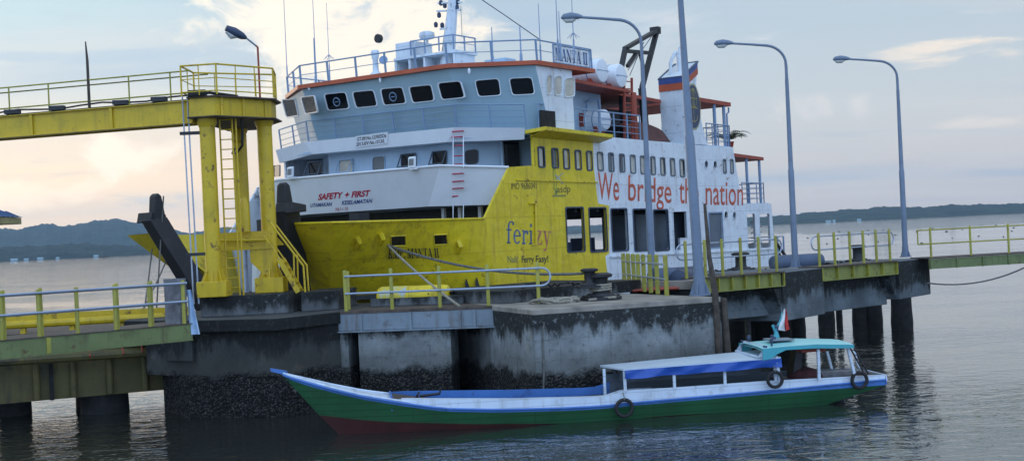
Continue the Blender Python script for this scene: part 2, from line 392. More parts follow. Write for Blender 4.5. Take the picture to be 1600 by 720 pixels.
M['navy_text'] = plain('grey blue lettering', (.05, .11, .24), .5, .35, 2)
M['coral_text'] = plain('faded coral lettering', (.46, .16, .10), .5, .25, 2)
M['black_text'] = plain('black lettering', (.02, .02, .025), .5, .2)
M['faint_text'] = plain('faint grey lettering', (.22, .22, .08), .5, .2)
M['green_logo'] = plain('green emblem paint', (.07, .22, .06), .5, .15)
M['grey_logo'] = plain('grey emblem paint', (.30, .38, .42), .5, .15)
M['curtain'] = plain('beige curtain', (.52, .48, .40), .8, .15, 3)
M['gold'] = plain('yellow emblem paint', (.33, .29, .09), .5, .2)
M['life_orange'] = plain('orange vest cloth', (.70, .09, .02), .8, .1)
M['brown_cover'] = paint('brown canvas', (.10, .035, .028), .7, .3, (.04, .02, .02), .5, 1.5)
M['leaf'] = plain('palm leaf', (.035, .07, .03), .6, .4, 3)
M['silver'] = paint('silver car paint', (.42, .47, .52), .25, .05, metal=.4)
M['roof_sheet'] = paint('blue metal roofing', (.05, .13, .30), .35, .15, (.03, .06, .14), .4)
M['fascia_wood'] = paint('pale yellow fascia', (.38, .34, .16), .6, .2, (.15, .13, .06), .4)
M['fender_blue'] = paint('faded blue fender', (.07, .105, .17), .6, .2, (.30, .29, .04), .95, .55, rust=.3)
M['fender_yellow'] = paint('yellow fender cap', (.58, .47, .04), .55, .15, (.35, .48, .62), .9, 1.5)
M['cloth_grey'] = plain('grey canvas', (.19, .19, .20), .9, .25, 4)
M['cloth_blue'] = plain('pale blue canvas', (.38, .52, .70), .9, .1, 4)
def glass(name, col=(.012, .016, .022), rough=.06):
    g = G(name); g.bump(g.noise(1.2, 2, .5), .05, .02); return g.fin(col, rough, 0, .22)
M['glass'] = glass('dark window glass', (.006, .007, .009), .12); M['glass_lamp'] = glass('lamp glass', (.45, .47, .45), .15)
M['glass_grey'] = glass('grey window glass', (.16, .17, .17), .2)

# ---------------------------------------------------------------- lettering
def text2d(body, bold=0.0, shear=0.0, spacing=1.0):
    cu = bpy.data.curves.new('lettering', 'FONT'); cu.body = body; cu.size = 1; cu.offset = bold; cu.shear = shear; cu.space_character = spacing; cu.resolution_u = 4
    o = bpy.data.objects.new('lettering', cu); COL.objects.link(o)
    dg = bpy.context.evaluated_depsgraph_get(); dg.update(); me = o.evaluated_get(dg).to_mesh()
    vs = [(v.co.x, v.co.y) for v in me.vertices]; fs = [tuple(p.vertices) for p in me.polygons]
    o.evaluated_get(dg).to_mesh_clear(); bpy.data.objects.remove(o); bpy.data.curves.remove(cu)
    return vs, fs
CAP = 0.70
class Glyphs:      # a narrow bookface with slab feet, drawn stroke by stroke
    def __init__(s): s.v = []; s.f = []; s.x = 0
    def q(s, *p): o = len(s.v); s.v += [(s.x+a, b) for a, b in p]; s.f.append(tuple(range(o, o+len(p))))
    def stem(s, x, y0, y1, t, foot=True, head=True, sw=.09, sh=.07):
        s.q((x, y0), (x+t, y0), (x+t, y1), (x, y1))
        if foot: s.q((x-sw, y0), (x+t+sw, y0), (x+t+sw, y0+sh), (x-sw, y0+sh))
        if head: s.q((x-sw, y1-sh), (x+t+sw, y1-sh), (x+t+sw, y1), (x-sw, y1))
    def dia(s, x0, y0, x1, y1, t): s.q((x0, y0), (x0+t, y0), (x1+t, y1), (x1, y1))
    def hor(s, x0, x1, y, t): s.q((x0, y), (x1, y), (x1, y+t), (x0, y+t))
    def arc(s, cx, cy, rx, ry, a0, a1, tx, ty, n=10):
        p = []
        for i in range(n+1):
            a = math.radians(a0+(a1-a0)*i/n); c_, d = math.cos(a), math.sin(a)
            p.append(((cx+rx*c_, cy+ry*d), (cx+(rx-tx)*c_, cy+(ry-ty)*d)))
        for i in range(n): s.q(p[i][0], p[i+1][0], p[i+1][1], p[i][1])
    def put(s, ch, t=.2):
        th = .06
        if ch == 'K': s.stem(.1, 0, 1, t); s.dia(.1+t, .38, .66, 1, th+.02); s.dia(.62, 0, .3, .55, t); s.hor(.55, .95, 0, .07); s.hor(.55, .9, .93, .07); a = 1.0
        elif ch == 'M': s.stem(.1, 0, 1, th); s.stem(.86, 0, 1, t); s.dia(.43, 0, .1, 1, t); s.dia(.5, 0, .86, 1, th); a = 1.2
        elif ch == 'N': s.stem(.1, 0, 1, th); s.stem(.74, 0, 1, th); s.dia(.62, 0, .08, 1, t); a = .98
        elif ch == 'A': s.dia(.06, 0, .36, 1, th); s.dia(.6, 0, .32, 1, t); s.hor(.2, .65, .3, .07); s.hor(-.02, .22, 0, .07); s.hor(.52, .9, 0, .07); a = .92
        elif ch == 'T': s.stem(.36, 0, 1, t, True, False); s.hor(.06, .86, .93, .07); s.q((.06, .7), (.12, .7), (.12, .93), (.06, .93)); s.q((.8, .7), (.86, .7), (.86, .93), (.8, .93)); a = .94
        elif ch == 'I': s.stem(.12, 0, 1, t); a = .46
        elif ch == 'P': s.stem(.1, 0, 1, t); s.arc(.3, .72, .4, .28, -90, 90, .18, .07); a = .8
        elif ch == '.': s.hor(.08, .08+t, 0, .18); a = .36
        elif ch == 'f': s.stem(.14, 0, .82, .13, True, False); s.arc(.42, .8, .28, .24, 180, 40, .13, .06); s.hor(.02, .46, .6, .06); s.hor(.5, .64, .86, .12); a = .56
        elif ch == 'e': s.arc(.33, .33, .30, .34, 10, 320, .13, .06, 16); s.hor(.1, .6, .34, .06); a = .68
        elif ch == 'r': s.stem(.12, 0, .66, .13, True, False); s.hor(.02, .25, .6, .06); s.arc(.4, .44, .2, .22, 160, 40, .1, .09); s.hor(.42, .56, .46, .14); a = .6
        elif ch == 'i': s.stem(.12, 0, .66, .13, True, False); s.hor(.02, .25, .6, .06); s.hor(.11, .26, .82, .16); a = .4
        elif ch == 'z': s.hor(.06, .52, .6, .06); s.hor(.06, .54, 0, .06); s.dia(.06, .06, .36, .6, .16); s.hor(.06, .11, .45, .2); s.hor(.49, .54, 0, .22); a = .6
        elif ch == 'y': s.dia(.27, .02, .08, .66, .14); s.dia(.2, -.26, .5, .66, .06); s.hor(.02, .3, .6, .06); s.hor(.42, .66, .6, .06); s.hor(.08, .26, -.28, .12); a = .64
        else: a = .35
        s.x += a
        return s
def serif2d(body, t=.2):
    g = Glyphs()
    for ch in body: g.put(ch, t)
    return g.v, g.f
def letter(v2, p0, p1, up, cap=1.0, lift=V((0, 0, 0)), shear=0.0):
    """lay 2D lettering so that it runs from p0 to p1 along its baseline and capitals are |up| high"""
    vs, fs = v2; x0 = min(v[0] for v in vs); x1 = max(v[0] for v in vs); mb = MB(); d = V(p1)-V(p0); up = V(up)
    out = [V(p0)+d*((x-x0)/(x1-x0)+shear*(y/cap))+up*(y/cap)+lift for x, y in vs]
    return mb.add(out, fs)
# ---------------------------------------------------------------- water, shores, air
g = G('estuary water')
p2 = g.n('ShaderNodeVectorMath', operation='MULTIPLY'); g.l(g.pos, p2.inputs[0]); p2.inputs[1].default_value = (.62, 1, 0)
n1 = g.noise(.42, 2, .5, vec=p2.outputs[0], dist=.4); n2 = g.noise(1.55, 3, .55, vec=p2.outputs[0], dist=.9); n4 = g.noise(4.2, 3, .6, vec=p2.outputs[0], dist=.5)
n3 = g.noise(.05, 4, .55, vec=p2.outputs[0], dist=.8)
hh = g.math('ADD', g.math('ADD', g.math('MULTIPLY', n1, .45), g.math('MULTIPLY', n2, .50)), g.math('MULTIPLY', n4, .12))
bp = g.bump(hh, 1.0, .32)
patch = g.ss(n3, .36, .62)
g.l(g.math('ADD', g.math('MULTIPLY', patch, .30), .07), bp.inputs['Strength'])
g.b.inputs['IOR'].default_value = 2.0
M['water'] = g.fin((.020, .023, .019), .02, 0, .5)
water = make('water', MB().poly((-7000, -300, 0), (7000, -300, 0), (7000, 8000, 0), (-7000, 8000, 0)), M['water']); structure(water)

g = G('wooded shore'); c_ = g.mix(g.ss(g.noise(.02, 6, .65), .35, .65), (.010, .020, .020), (.036, .056, .040)); g.bump(g.noise(.06, 5, .7), 1, 6)
M['shore'] = g.fin(c_, .95, 0, .1)
def terrain(name, prof, depth, width, base, seed, lump=1.0, rows=9):
    """a wooded ridge: its crest follows heights surveyed along the shore"""
    def hgt(x):
        for (x0, y0), (x1, y1) in zip(prof[:-1], prof[1:]):
            if x0 <= x <= x1: t = (x-x0)/(x1-x0); t = t*t*(3-2*t); return y0+(y1-y0)*t
        return prof[-1][1]
    xs = [prof[0][0]+i*1.6 for i in range(int((prof[-1][0]-prof[0][0])/1.6)+1)]; R = []
    for j in range(rows):
        t = j/(rows-1); row = []
        for x in xs:
            d = depth+width*t; p = at(x, hgt(x), depth+width*.7); crest = max(1, p.z)
            k = math.sin(min(1, t/.7)*math.pi/2)**.8 if t < .7 else math.cos((t-.7)/.3*math.pi/2)**.7
            X_ = p.x*d/(depth+width*.7)
            nz = mnoise.fractal(V((X_*.010, d*.010, seed)), .9, 2.1, 5)*crest*.17*lump+mnoise.fractal(V((X_*.045, d*.04, seed+4)), .8, 2, 3)*4.5*lump+mnoise.noise(V((X_*.16, d*.15, seed+9)))*2.6*lump
            row.append(V((X_, d, -1 if j in (0, rows-1) else crest*k+nz*(.4+.6*k))))
        R.append(row)
    return structure(make(name, MB().sheet(R), M['shore'], smooth_deg=80))
terrain('hills', [(-700, 378), (-400, 372), (-120, 372), (-40, 362), (0, 359), (40, 356), (75, 351), (115, 352), (150, 346), (185, 343), (215, 347), (250, 356), (290, 364), (330, 360), (370, 352), (410, 356), (520, 362), (640, 366), (800, 357), (1000, 350), (1200, 347)], 4300, 1500, 0, 3, .8)
terrain('headland', [(-700, 394), (-300, 390), (-60, 387), (0, 387), (60, 384), (110, 381), (180, 383), (240, 385), (330, 383), (450, 382), (520, 386)], 2500, 420, 0, 11, .9)
terrain('far_shore', [(1080, 343), (1180, 340), (1225, 337), (1262, 332), (1300, 330), (1340, 327), (1400, 323), (1440, 324), (1500, 320), (1560, 319), (1600, 318), (1700, 317), (2000, 322), (2400, 318)], 3000, 900, 0, 21, .7)
terrain('far_shore', [(500, 381), (640, 376), (800, 368), (950, 360), (1080, 351), (1240, 343), (1400, 337), (1500, 330)], 3300, 500, 0, 31, .7)
# evening air: fades the far shores to blue
hz = MB().box((-6600, -250, -2), (6600, 7600, 260)); hm = bpy.data.materials.new('haze air'); hm.use_nodes = True; hm.node_tree.nodes.clear()
ho = hm.node_tree.nodes.new('ShaderNodeOutputMaterial'); hv = hm.node_tree.nodes.new('ShaderNodeVolumePrincipled'); hm.node_tree.links.new(hv.outputs[0], ho.inputs['Volume'])
hv.inputs['Color'].default_value = (.50, .75, 1.0, 1); hv.inputs['Density'].default_value = .00008; hv.inputs['Anisotropy'].default_value = 0.0
haze = make('haze', hz, hm); structure(haze, 'stuff')
# a thin radio mast and pale houses far off on the right shore
p = at(1235, 333, 3300); tag(make('radio_mast', MB().tube([V((p.x, 3300, 0)), V((p.x, 3300, 90))], [1.6, .5], 5), M['lamp'], base=(p.x, 3300, 0)), 'thin radio mast rising above the far wooded shore', 'mast')
# ---------------------------------------------------------------- the ferry
SH = Frame(1.166, 51.62, math.radians(34.5)); B = 13.9
W, S, P = SH.W, SH.S, SH.P
ferry = thing('ferry', 'large car ferry with yellow bow and white stern moored behind the concrete pier', 'ferry', SH.o, SH.rz)
def fp(name, mb, mat, parent=None, **k): return make(name, mb, M[mat] if isinstance(mat, str) else mat, parent or ferry, **k)
def mir(p): return V((p[0], B-p[1], p[2]))
sz = lambda p, q: (lambda v: (v.x, v.z))(W(p, q))
side = lambda x, z: V((x, 0, z))
TH = V((0, .1, 0))
# -- openings of the near side, measured
def opening(x0, y0, x1, y1, r=.06):
    a, b = sz(x0, y0), sz(x1, y1); c = sz(x0, y1), sz(x1, y0)
    zt = (a[1]+c[1][1])/2; zb = (b[1]+c[0][1])/2
    return rect(a[0], zb, b[0], zt, r)
zz = lambda X, Y_: (780+X/3, 220+Y_/3)
upper = [opening(*zz(c_-wd, t), *zz(c_+wd, b_), .09) for c_, t, b_, wd in ((197, 33, 120, 15), (261, 40, 123, 15), (314, 43, 128, 14), (369, 49, 131, 14), (422, 53, 135, 13),
         (473, 58, 136, 13), (524, 61, 141, 12), (575, 66, 143, 12), (626, 71, 148, 12), (672, 75, 151, 11), (720, 78, 155, 11), (766, 83, 158, 11), (812, 86, 161, 11), (857, 91, 165, 11), (1056, 90, 150, 7), (1090, 90, 150, 7))]
large = [opening(884, 325, 913.5, 392, .1), opening(920, 325.5, 949, 392, .1), opening(954.5, 327, 981.5, 391, .1), opening(989, 327.5, 1014, 391, .1), opening(1021, 328.5, 1045.5, 390.5, .1)]
a0 = sz(1051, 331); a1 = sz(1073.5, 371); a2 = sz(1063, 390)
large.append([(a0[0], a2[1]), (a2[0], a2[1]), (a2[0], a1[1]), (a1[0], a1[1]), (a1[0], a0[1]), (a0[0], a0[1])])
doorway = opening(1107, 333, 1130, 386, .06)
stern = [opening(1166, 334, 1181, 388, .1), opening(1186, 334, 1204, 387, .1)]
def ring_pts(cx, cy, r): return [(cx+r*math.cos(t*math.pi/8), cy+r*math.sin(t*math.pi/8)) for t in range(16)]
ports = [ring_pts(*sz(px, py), .19) for px, py in ((1103.3, 257), (1117, 257.5), (1134, 336), (1147, 336.5))]
# -- hull: near side, yellow forward part and white after part
bowc = V((-10.6, 1.6, 5.89)); bowb = V((-8.35, 3.9, 3.15)); shl = V((-3.85, 0, 5.85))
zlow = -1.0; bow_low = bowc+(bowb-bowc)*((zlow-bowc.z)/(bowb.z-bowc.z)); sh_low = -2.3
def bow_tz(t, z_):                                   # the flared bow side, ruled between the front corner and the shoulder
    v = (bowc.z-z_)/(bowc.z-zlow); e = bowc+(bow_low-bowc)*v; q = V((shl.x+(sh_low-shl.x)*v, 0, z_)); return V((e.x+(q.x-e.x)*t, e.y*(1-t), z_))
def on_bow(s_, z_):
    v = (bowc.z-z_)/(bowc.z-zlow); e = bowc+(bow_low-bowc)*v; qx = shl.x+(sh_low-shl.x)*v; t = (s_-e.x)/(qx-e.x); return V((s_, e.y*(1-t), z_))
def bow_t(s_, z_): v = (bowc.z-z_)/(bowc.z-zlow); ex_ = bowc.x+(bow_low.x-bowc.x)*v; qx = shl.x+(sh_low-shl.x)*v; return (s_-ex_)/(qx-ex_)
bound = [sz(926, 212), sz(928, 262), sz(934.5, 318), sz(951.6, 321), sz(951.8, 396), sz(946, 400), sz(950.5, 440)]
bound.append((bound[-1][0]+.25, zlow))
yel = [(shl.x, shl.z), sz(768, 318), sz(796, 261), sz(835, 258.5), sz(835, 206)]+bound+[(sh_low, zlow)]
fp('side_plating', MB().plate(yel, upper[:5]+large[:2], side, TH), 'ship_yellow', label='yellow forward side plating')
aft = bound[::-1]+[(bound[0][0], 9.32), sz(1105, 228), sz(1145, 230), sz(1160, 318), (sz(1161, 318)[0], 6.28), sz(1205, 318), sz(1213, 420), (23.75, zlow)]
fp('side_plating', MB().plate(aft[:len(bound)]+aft[len(bound)+1:], upper[5:]+large[2:]+[doorway]+stern+ports, side, TH), 'ship_white', label='white after side plating')
far = [(shl.x, shl.z), (-2.0, 7.85), (-.2, 7.95), (-.2, 9.2), (15.5, 9.2), (18.7, 9.2), (19.5, 6.3), (23.4, 6.3), (23.7, zlow), (sh_low, zlow)]
lowf = lambda h, dx=0: [(x+dx, 4.72+(z_-min(q[1] for q in h))/(max(q[1] for q in h)-min(q[1] for q in h))*1.05) for x, z_ in h]
fp('side_plating', MB().plate(far, [lowf(h) for h in large[:4]]+[lowf(large[3], 2.8)]+stern, lambda x, z_: V((x, B, z_)), V((0, -.1, 0))), 'ship_white', label='white far side plating')
def bpt(px, py):
    y = 1.0
    for _ in range(30): p = W(px, py, y); y = on_bow(p.x, p.z).y
    return V((p.x, y, p.z))
hawse = []
for x0, x1, y0, y1 in ((606.5, 630, 368.5, 384.5), (675, 696, 366.5, 382.5)):
    a, b, c_, d = bpt(x0, y0), bpt(x1, y0), bpt(x0, y1), bpt(x1, y1)
    hawse.append((bow_t((a.x+c_.x)/2, a.z), bow_t((b.x+d.x)/2, b.z), (c_.z+d.z)/2, (a.z+b.z)/2))
def bow_plate(fn, holes):
    ts = sorted({i/30 for i in range(31)} | {x for h in holes for x in h[:2]}); zs = sorted({zlow+(bowc.z-.04-zlow)*i/14 for i in range(15)} | {x for h in holes for x in h[2:]})
    mb = MB(); n_ = len(ts); vs = [fn(bow_tz(t, z_)) for z_ in zs for t in ts]; fs = []
    for k in range(len(zs)-1):
        for i in range(n_-1):
            tc_, zc_ = (ts[i]+ts[i+1])/2, (zs[k]+zs[k+1])/2
            if not any(h[0] < tc_ < h[1] and h[2] < zc_ < h[3] for h in holes): fs.append((k*n_+i, k*n_+i+1, (k+1)*n_+i+1, (k+1)*n_+i))
    return fp('bow_plating', mb.add(vs, fs), 'ship_yellow', smooth_deg=60)
bow = bow_plate(lambda p: p, hawse); bow_plate(mir, [])
for h in hawse:      # rolled rim and short trunk at each rope port
    c3 = [bow_tz(h[0], h[2]), bow_tz(h[1], h[2]), bow_tz(h[1], h[3]), bow_tz(h[0], h[3])]; fp('hawse_rim', MB().tube(c3, .035, 6, closed=True), 'ship_yellow', bow)
    dpt = V((.15, .35, 0)); fp('hawse_trunk', MB().add(c3+[p+dpt for p in c3], [(0, 1, 5, 4), (1, 2, 6, 5), (2, 3, 7, 6), (3, 0, 4, 7)]), 'wood', bow)
open_w, open_b = 3.3, 4.7
for fn in (lambda p: V(p), mir):                     # the blunt front plates either side of the ramp opening
    q = [bowc, V((-10.6, open_w, 5.93)), V((-7.95, open_b+.9, 2.7)), V((bow_low.x, max(bow_low.y, 5.6)+.6, zlow)), bow_low]
    fp('front_plating', MB().prism([fn(p) for p in q], (.09, 0, 0)), 'ship_yellow')
fp('bow_rail', MB().tube([shl+V((0, 0, .02)), bowc+V((0, 0, .02)), V((-10.6, open_w, 5.95))], .05, 6), 'ship_yellow')
# -- decks and interior of the car deck
fp('car_deck', MB().prism([(-8.6, 3.2, 3.1), (-8.6, 10.7, 3.1), (-3, 13.7, 3.1), (23.6, 13.7, 3.1), (23.6, .2, 3.1), (-3, .2, 3.1)], (0, 0, .15)), 'deck_dark')
cb = MB().prism([(-2.2, 3.9, 6.42), (-2.2, 10, 6.42), (-.9, 13.7, 6.42), (19.2, 13.7, 6.42), (19.2, .2, 6.42), (-1.5, .3, 6.42)], (0, 0, .14))
fp('passenger_deck', cb, 'inner_grey')
beams = MB()
for i in range(11): beams.box((-.5+i*1.8, .25, 6.02), (-.32+i*1.8, 13.65, 6.418))
for j in range(5): beams.box((-1.4, 1.6+j*2.6, 5.9), (19, 1.75+j*2.6, 6.016))
fp('deck_beam', beams, 'deck_dark')
# casing behind the after openings, posts and steps behind the forward ones
fp('casing', MB().box((9.3, .75, 3.26), (17.9, 2.6, 5.88)), 'inner_grey')
fp('deck_locker', MB().box((5.3, 2.6, 3.26), (6.5, 3.4, 4.75)).box((8.0, 2.8, 3.26), (8.9, 3.6, 4.9)), 'navy')
st = MB()
for a, b in (((2.9, 3, 3.3), (2.2, 3, 5.9)), ((2.55, 2.6, 3.3), (2.55, 2.6, 5.9)), ((5, 5, 3.3), (5, 5, 5.9)), ((4.6, 3, 3.3), (4.6, 3, 5.3)), ((2.4, 3, 5.2), (5.2, 3, 5.1)), ((3.9, 3.2, 4.6), (5.1, 3.2, 4.55))): st.bar(a, b, .09)
fp('deck_post', st, 'black')
fp('bow_shade_sheet', MB().sheet([[on_bow(-9.8, 5.6)+V((.7, .9, 0)), on_bow(-4.2, 5.6)+V((.5, 1.0, 0))], [on_bow(-8.6, 4.0)+V((.7, .9, 0)), on_bow(-4.2, 4.0)+V((.5, 1.0, 0))]]), 'deck_dark')  # dark sheet painted in for the shade behind the rope ports
# -- white front bulwark with the safety notice
fb = [V((-2.02, .03, 7.85)), V((-3.2, 2.5, 8.06)), V((-3.2, 11.4, 8.06)), V((-2.02, B-.03, 7.85))]
lo = [V((-2.25, .75, 6.42)), V((-2.6, 3.65, 6.5)), V((-2.6, 10.25, 6.5)), V((-2.25, B-.75, 6.42))]
bul = MB(); bul2 = MB()
fp('front_bulwark', MB().sheet([fb, lo]).sheet([[p+V((.08, 0, 0)) for p in fb], [p+V((.08, 0, 0)) for p in lo]]), 'bulwark_white', smooth_deg=5)
fp('bulwark_cap', MB().tube(fb, .05, 6), 'bulwark_white')
fp('bulwark_underside', MB().sheet([lo, [V((-1.0, p.y, 6.4)) for p in lo]]), 'inner_grey')
CEN = (fb[1], fb[2], lo[1]); RFA = (fb[0], fb[1], lo[1])
# -- passenger deck front wall
wa = [V((.35, 1.9, 0)), V((-.85, 3.4, 0)), V((-.85, 10.5, 0)), V((.35, 12.0, 0))]
z0, z1 = 6.5, 9.16
fw = MB().sheet([[V((p.x, p.y, z1)) for p in wa], [V((p.x, p.y, z0)) for p in wa]])
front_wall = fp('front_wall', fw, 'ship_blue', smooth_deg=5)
MC = (V((-.85, 3, 7)), V((-.85, 9, 7)), V((-.85, 3, 9))); MR = (wa[0]+V((0, 0, 7)), wa[1]+V((0, 0, 7)), wa[1]+V((0, 0, 9))); ML = (wa[2]+V((0, 0, 7)), wa[3]+V((0, 0, 7)), wa[3]+V((0, 0, 9)))
OUT = V((-.04, -.02, 0))
def window(quad, out, parent, fr='bulwark_white', pane='glass', t=.05, sash=None):
    """quad: 4 local points (tl, tr, br, bl); a raised frame with the pane set inside it"""
    c_ = sum(quad, V())/4; out = V(out).normalized()
    def rr(k, o_):
        pts = []
        for i in range(4):
            p, a, b = quad[i], quad[i-1], quad[(i+1) % 4]; p = c_+(p-c_)*k; a = c_+(a-c_)*k; b = c_+(b-c_)*k
            da = (a-p); db = (b-p); ra = min(.13, da.length*.3); rb = min(.13, db.length*.3)
            A_, B_ = p+da.normalized()*ra, p+db.normalized()*rb
            pts += [A_+out*o_, (A_+B_+p*2)/4+out*o_, B_+out*o_]
        return pts
    f = MB(); o2 = rr(1.0, .055); i2 = rr(.925, .045); o0 = rr(1.0, -.02); i0 = rr(.925, .004)
    n_ = len(o2); f.add(o2+i2+o0+i0, [q for i in range(n_) for j in [(i+1) % n_] for q in ((i, j, n_+j, n_+i), (i, 2*n_+i, 2*n_+j, j), (n_+i, n_+j, 3*n_+j, 3*n_+i))])
    w_ = fp('window', f, fr, parent)
    fp('pane', MB().poly(*rr(.935, .010)), pane, w_)
    if sash:                                                            # a top-hung light pushed open
        tl, tr, br, bl = quad; push = out*sash
        g_ = [tl+out*.07, tr+out*.07, br+push+ZUP*.04, bl+push+ZUP*.04]; g_ = [sum(g_, V())/4+(p-sum(g_, V())/4)*.92 for p in g_]
        fp('sash', MB().tube(g_, .035, 6, closed=True), fr, w_)
    return w_
def wq(x0, y0, x1, y1, tri, sl=0.0):
    k = (x1-x0)*.05
    return [P(x0+sl, y0+k, tri), P(x1+sl, y0-k, tri), P(x1-sl, y1-k, tri), P(x0-sl, y1+k, tri)]
for q, tri, sa, pa in (((451, 255, 467, 281), ML, 0, 'glass_grey'), ((482, 252, 505, 275), MC, .45, 'glass'), ((530, 249, 552, 272), MC, .4, 'curtain'), ((582, 244, 602, 268), MC, 0, 'glass_grey'),
                       ((627, 240, 651, 263), MC, .45, 'glass'), ((676, 236, 699, 259), MC, .45, 'glass'), ((727, 234, 748, 257), MR, 0, 'glass')):
    window(wq(*q, tri), (-.9, -.2, 0) if tri is not ML else (-.7, .7, 0), ferry, 'inner_grey' if pa == 'glass' else 'ship_blue', pa, sash=sa or None)
window(wq(428, 258, 438, 276, ML), (-.7, .7, 0), ferry, 'inner_grey', 'glass')
# side passage behind the front corner: dark doorway and inner wall
fp('passage_wall', MB().box((1.6, .12, 6.56), (1.68, 1.95, 9.15)), 'ship_blue')
fp('passage_door', MB().box((.42, 1.75, 6.6), (1.3, 1.88, 8.95)), 'deck_dark')
fp('corner_post', MB().bar((-.2, .06, 7.9), (-.2, .06, 9.2), .12), 'ship_yellow')
fp('corner_post', MB().bar((.2, 1.85, 7.0), (.2, 1.85, 9.15), .1), 'ship_blue')
# -- bridge deck band
tb = [V((-.81, 0, 9.43)), V((-1.75, 2.8, 9.65)), V((-1.75, 11.1, 9.72)), V((-.7, B, 9.6))]
lb = [V((-.7, .12, 8.98)), V((-1.62, 3.3, 9.1)), V((-1.62, 10.7, 9.16)), V((-.6, B-.1, 9.0))]
band = fp('deck_band', MB().sheet([tb, lb]).sheet([lb, [V((.4, p.y, 9.12)) for p in lb]]), 'bulwark_white', smooth_deg=5)
fp('bridge_deck', MB().prism([(-.68, .1, 9.18), (-1.6, 3, 9.18), (-1.6, 11, 9.18), (-.6, 13.8, 9.18), (18.6, 13.8, 9.18), (18.6, .1, 9.18)], (0, 0, .1)), 'ship_blue')
TBC = (tb[1], tb[2], lb[1]); TBR = (tb[0], tb[1], lb[1])
# wing platform, yellow
wing = [sz(820, 200.5)[0]]; xe = sz(940, 212)[0]
fp('wing_platform', MB().prism([(-.78, .02, 9.2), (-.45, -.75, 9.30), (4.9, -.75, 9.18), (xe, -.02, 9.14)], (0, 0, .14)), 'ship_yellow')
fp('wing_bracket', MB().prism([(-.5, -.7, 9.28), (4.9, -.7, 9.16), (4.9, -.02, 9.0), (-.5, -.02, 9.08)], (0, 0, .02)), 'ship_yellow')
# -- wheelhouse
k_ = .3
def tilt(s_, w_, ww): return V((s_, w_, 12.02)), V((s_+k_*2.75, ww, 9.27))
tp = [tilt(3.0, .05, .05), tilt(.25, .05, .05), tilt(-1.85, 2.85, 3.0), tilt(-1.85, 10.95, 10.8), tilt(.25, 13.85, 13.85), tilt(3.0, 13.85, 13.85)]
tp[0] = (V((3.05, .05, 12.02)), V((3.05, .05, 9.27))); tp[5] = (V((3.05, 13.85, 12.02)), V((3.05, 13.85, 9.27)))
def slide(a, b, c_, w0_):      # the corner foot brought into the plane of its front facet
    n_ = (b-a).cross(c_-a); z_ = 9.27; return V((a.x-((w0_-a.y)*n_.y+(z_-a.z)*n_.z)/n_.x, w0_, z_))
tp[1] = (tp[1][0], slide(tp[1][0], tp[2][0], tp[2][1], .05)); tp[4] = (tp[4][0], slide(tp[4][0], tp[3][0], tp[3][1], 13.85))
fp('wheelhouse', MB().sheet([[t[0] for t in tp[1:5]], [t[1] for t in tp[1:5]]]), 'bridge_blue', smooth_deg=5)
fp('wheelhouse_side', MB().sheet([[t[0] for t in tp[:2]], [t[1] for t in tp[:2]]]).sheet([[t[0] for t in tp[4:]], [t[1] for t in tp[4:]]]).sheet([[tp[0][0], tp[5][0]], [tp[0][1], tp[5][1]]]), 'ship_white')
HC = (tp[2][0], tp[3][0], tp[2][1]); HR = (tp[1][0], tp[2][0], tp[2][1]); HL = (tp[3][0], tp[4][0], tp[3][1]); HS = (V((1, .05, 10)), V((2, .05, 10)), V((1, .05, 11)))
zb = lambda X, Y_: (400+X/3, Y_/3)
for q, tri in ((((123, 468), (185, 464), (203, 545), (145, 553)), HL), (((212, 457), (276, 448), (294, 528), (234, 537)), HL), (((318, 442), (425, 432), (443, 512), (338, 522)), HC), (((450, 432), (555, 422), (575, 500), (470, 510)), HC),
               (((582, 418), (690, 408), (710, 488), (600, 498)), HC), (((715, 408), (825, 397), (842, 475), (735, 487)), HC), (((850, 390), (962, 380), (985, 460), (872, 472)), HC), (((1022, 378), (1140, 368), (1152, 450), (1042, 458)), HR), (((1183, 368), (1295, 363), (1310, 445), (1200, 450)), HR)):
    wd = window([P(*zb(*p), tri) for p in q], {id(HC): (-1, 0, .3), id(HR): (-.8, -.5, .25), id(HL): (-.8, .5, .25)}[id(tri)], ferry, 'bulwark_white', 'glass')
    if q[0][0] in (318, 582):                                           # clear-view screens
        c_ = P(*zb(q[0][0]+62, q[0][1]+38), tri); u_ = (tri[0]-tri[1]).normalized(); v_ = (tri[0]-tri[2]).normalized()
        fp('clear_view_screen', MB().tube([c_+V((-.045, -.01, .01))+(u_*math.cos(t*math.pi/10)+v_*math.sin(t*math.pi/10))*.18 for t in range(20)], .022, 6, closed=True).bar(c_+V((-.045, -.01, .01))-u_*.09, c_+V((-.045, -.01, .01))+u_*.09, .03), 'rail_blue', wd)
for q in ((853, 118, 861, 148), (866, 119, 877, 149.5), (881, 122, 897, 152)): window(wq(*q, HS), (0, -1, 0), ferry, 'ship_white', 'curtain')
d0, d1 = W(844, 172), W(868, 200)
fp('vent_opening', MB().box((d0.x, -.02, 9.29), (d1.x, .04, d0.z)), 'pile')
# roof with orange edge
ev = [(4.73, -.12), (.2, -.12), (-2.05, 2.75), (-2.05, 11.05), (.2, B+.12), (4.73, B+.12)]
fp('wheelhouse_roof', MB().prism([(x, y, 12.03) for x, y in ev], (0, 0, .17)), 'orange', smooth_deg=5)
fp('roof_deck', MB().prism([(x+(.15 if x < 1 else -.1), y+(.15 if y < 7 else -.15), 12.2) for x, y in ev], (0, 0, .02)), 'ship_blue')
for px, py in ((483, 136), (594, 124), (733, 110)): fp('deck_lamp', MB().lathe(S(px, py, -1.98)-V((0, 0, .06)), [(.02, .14), (.05, .1), (.06, 0), (.03, -.08)], 8), 'bulwark_white')
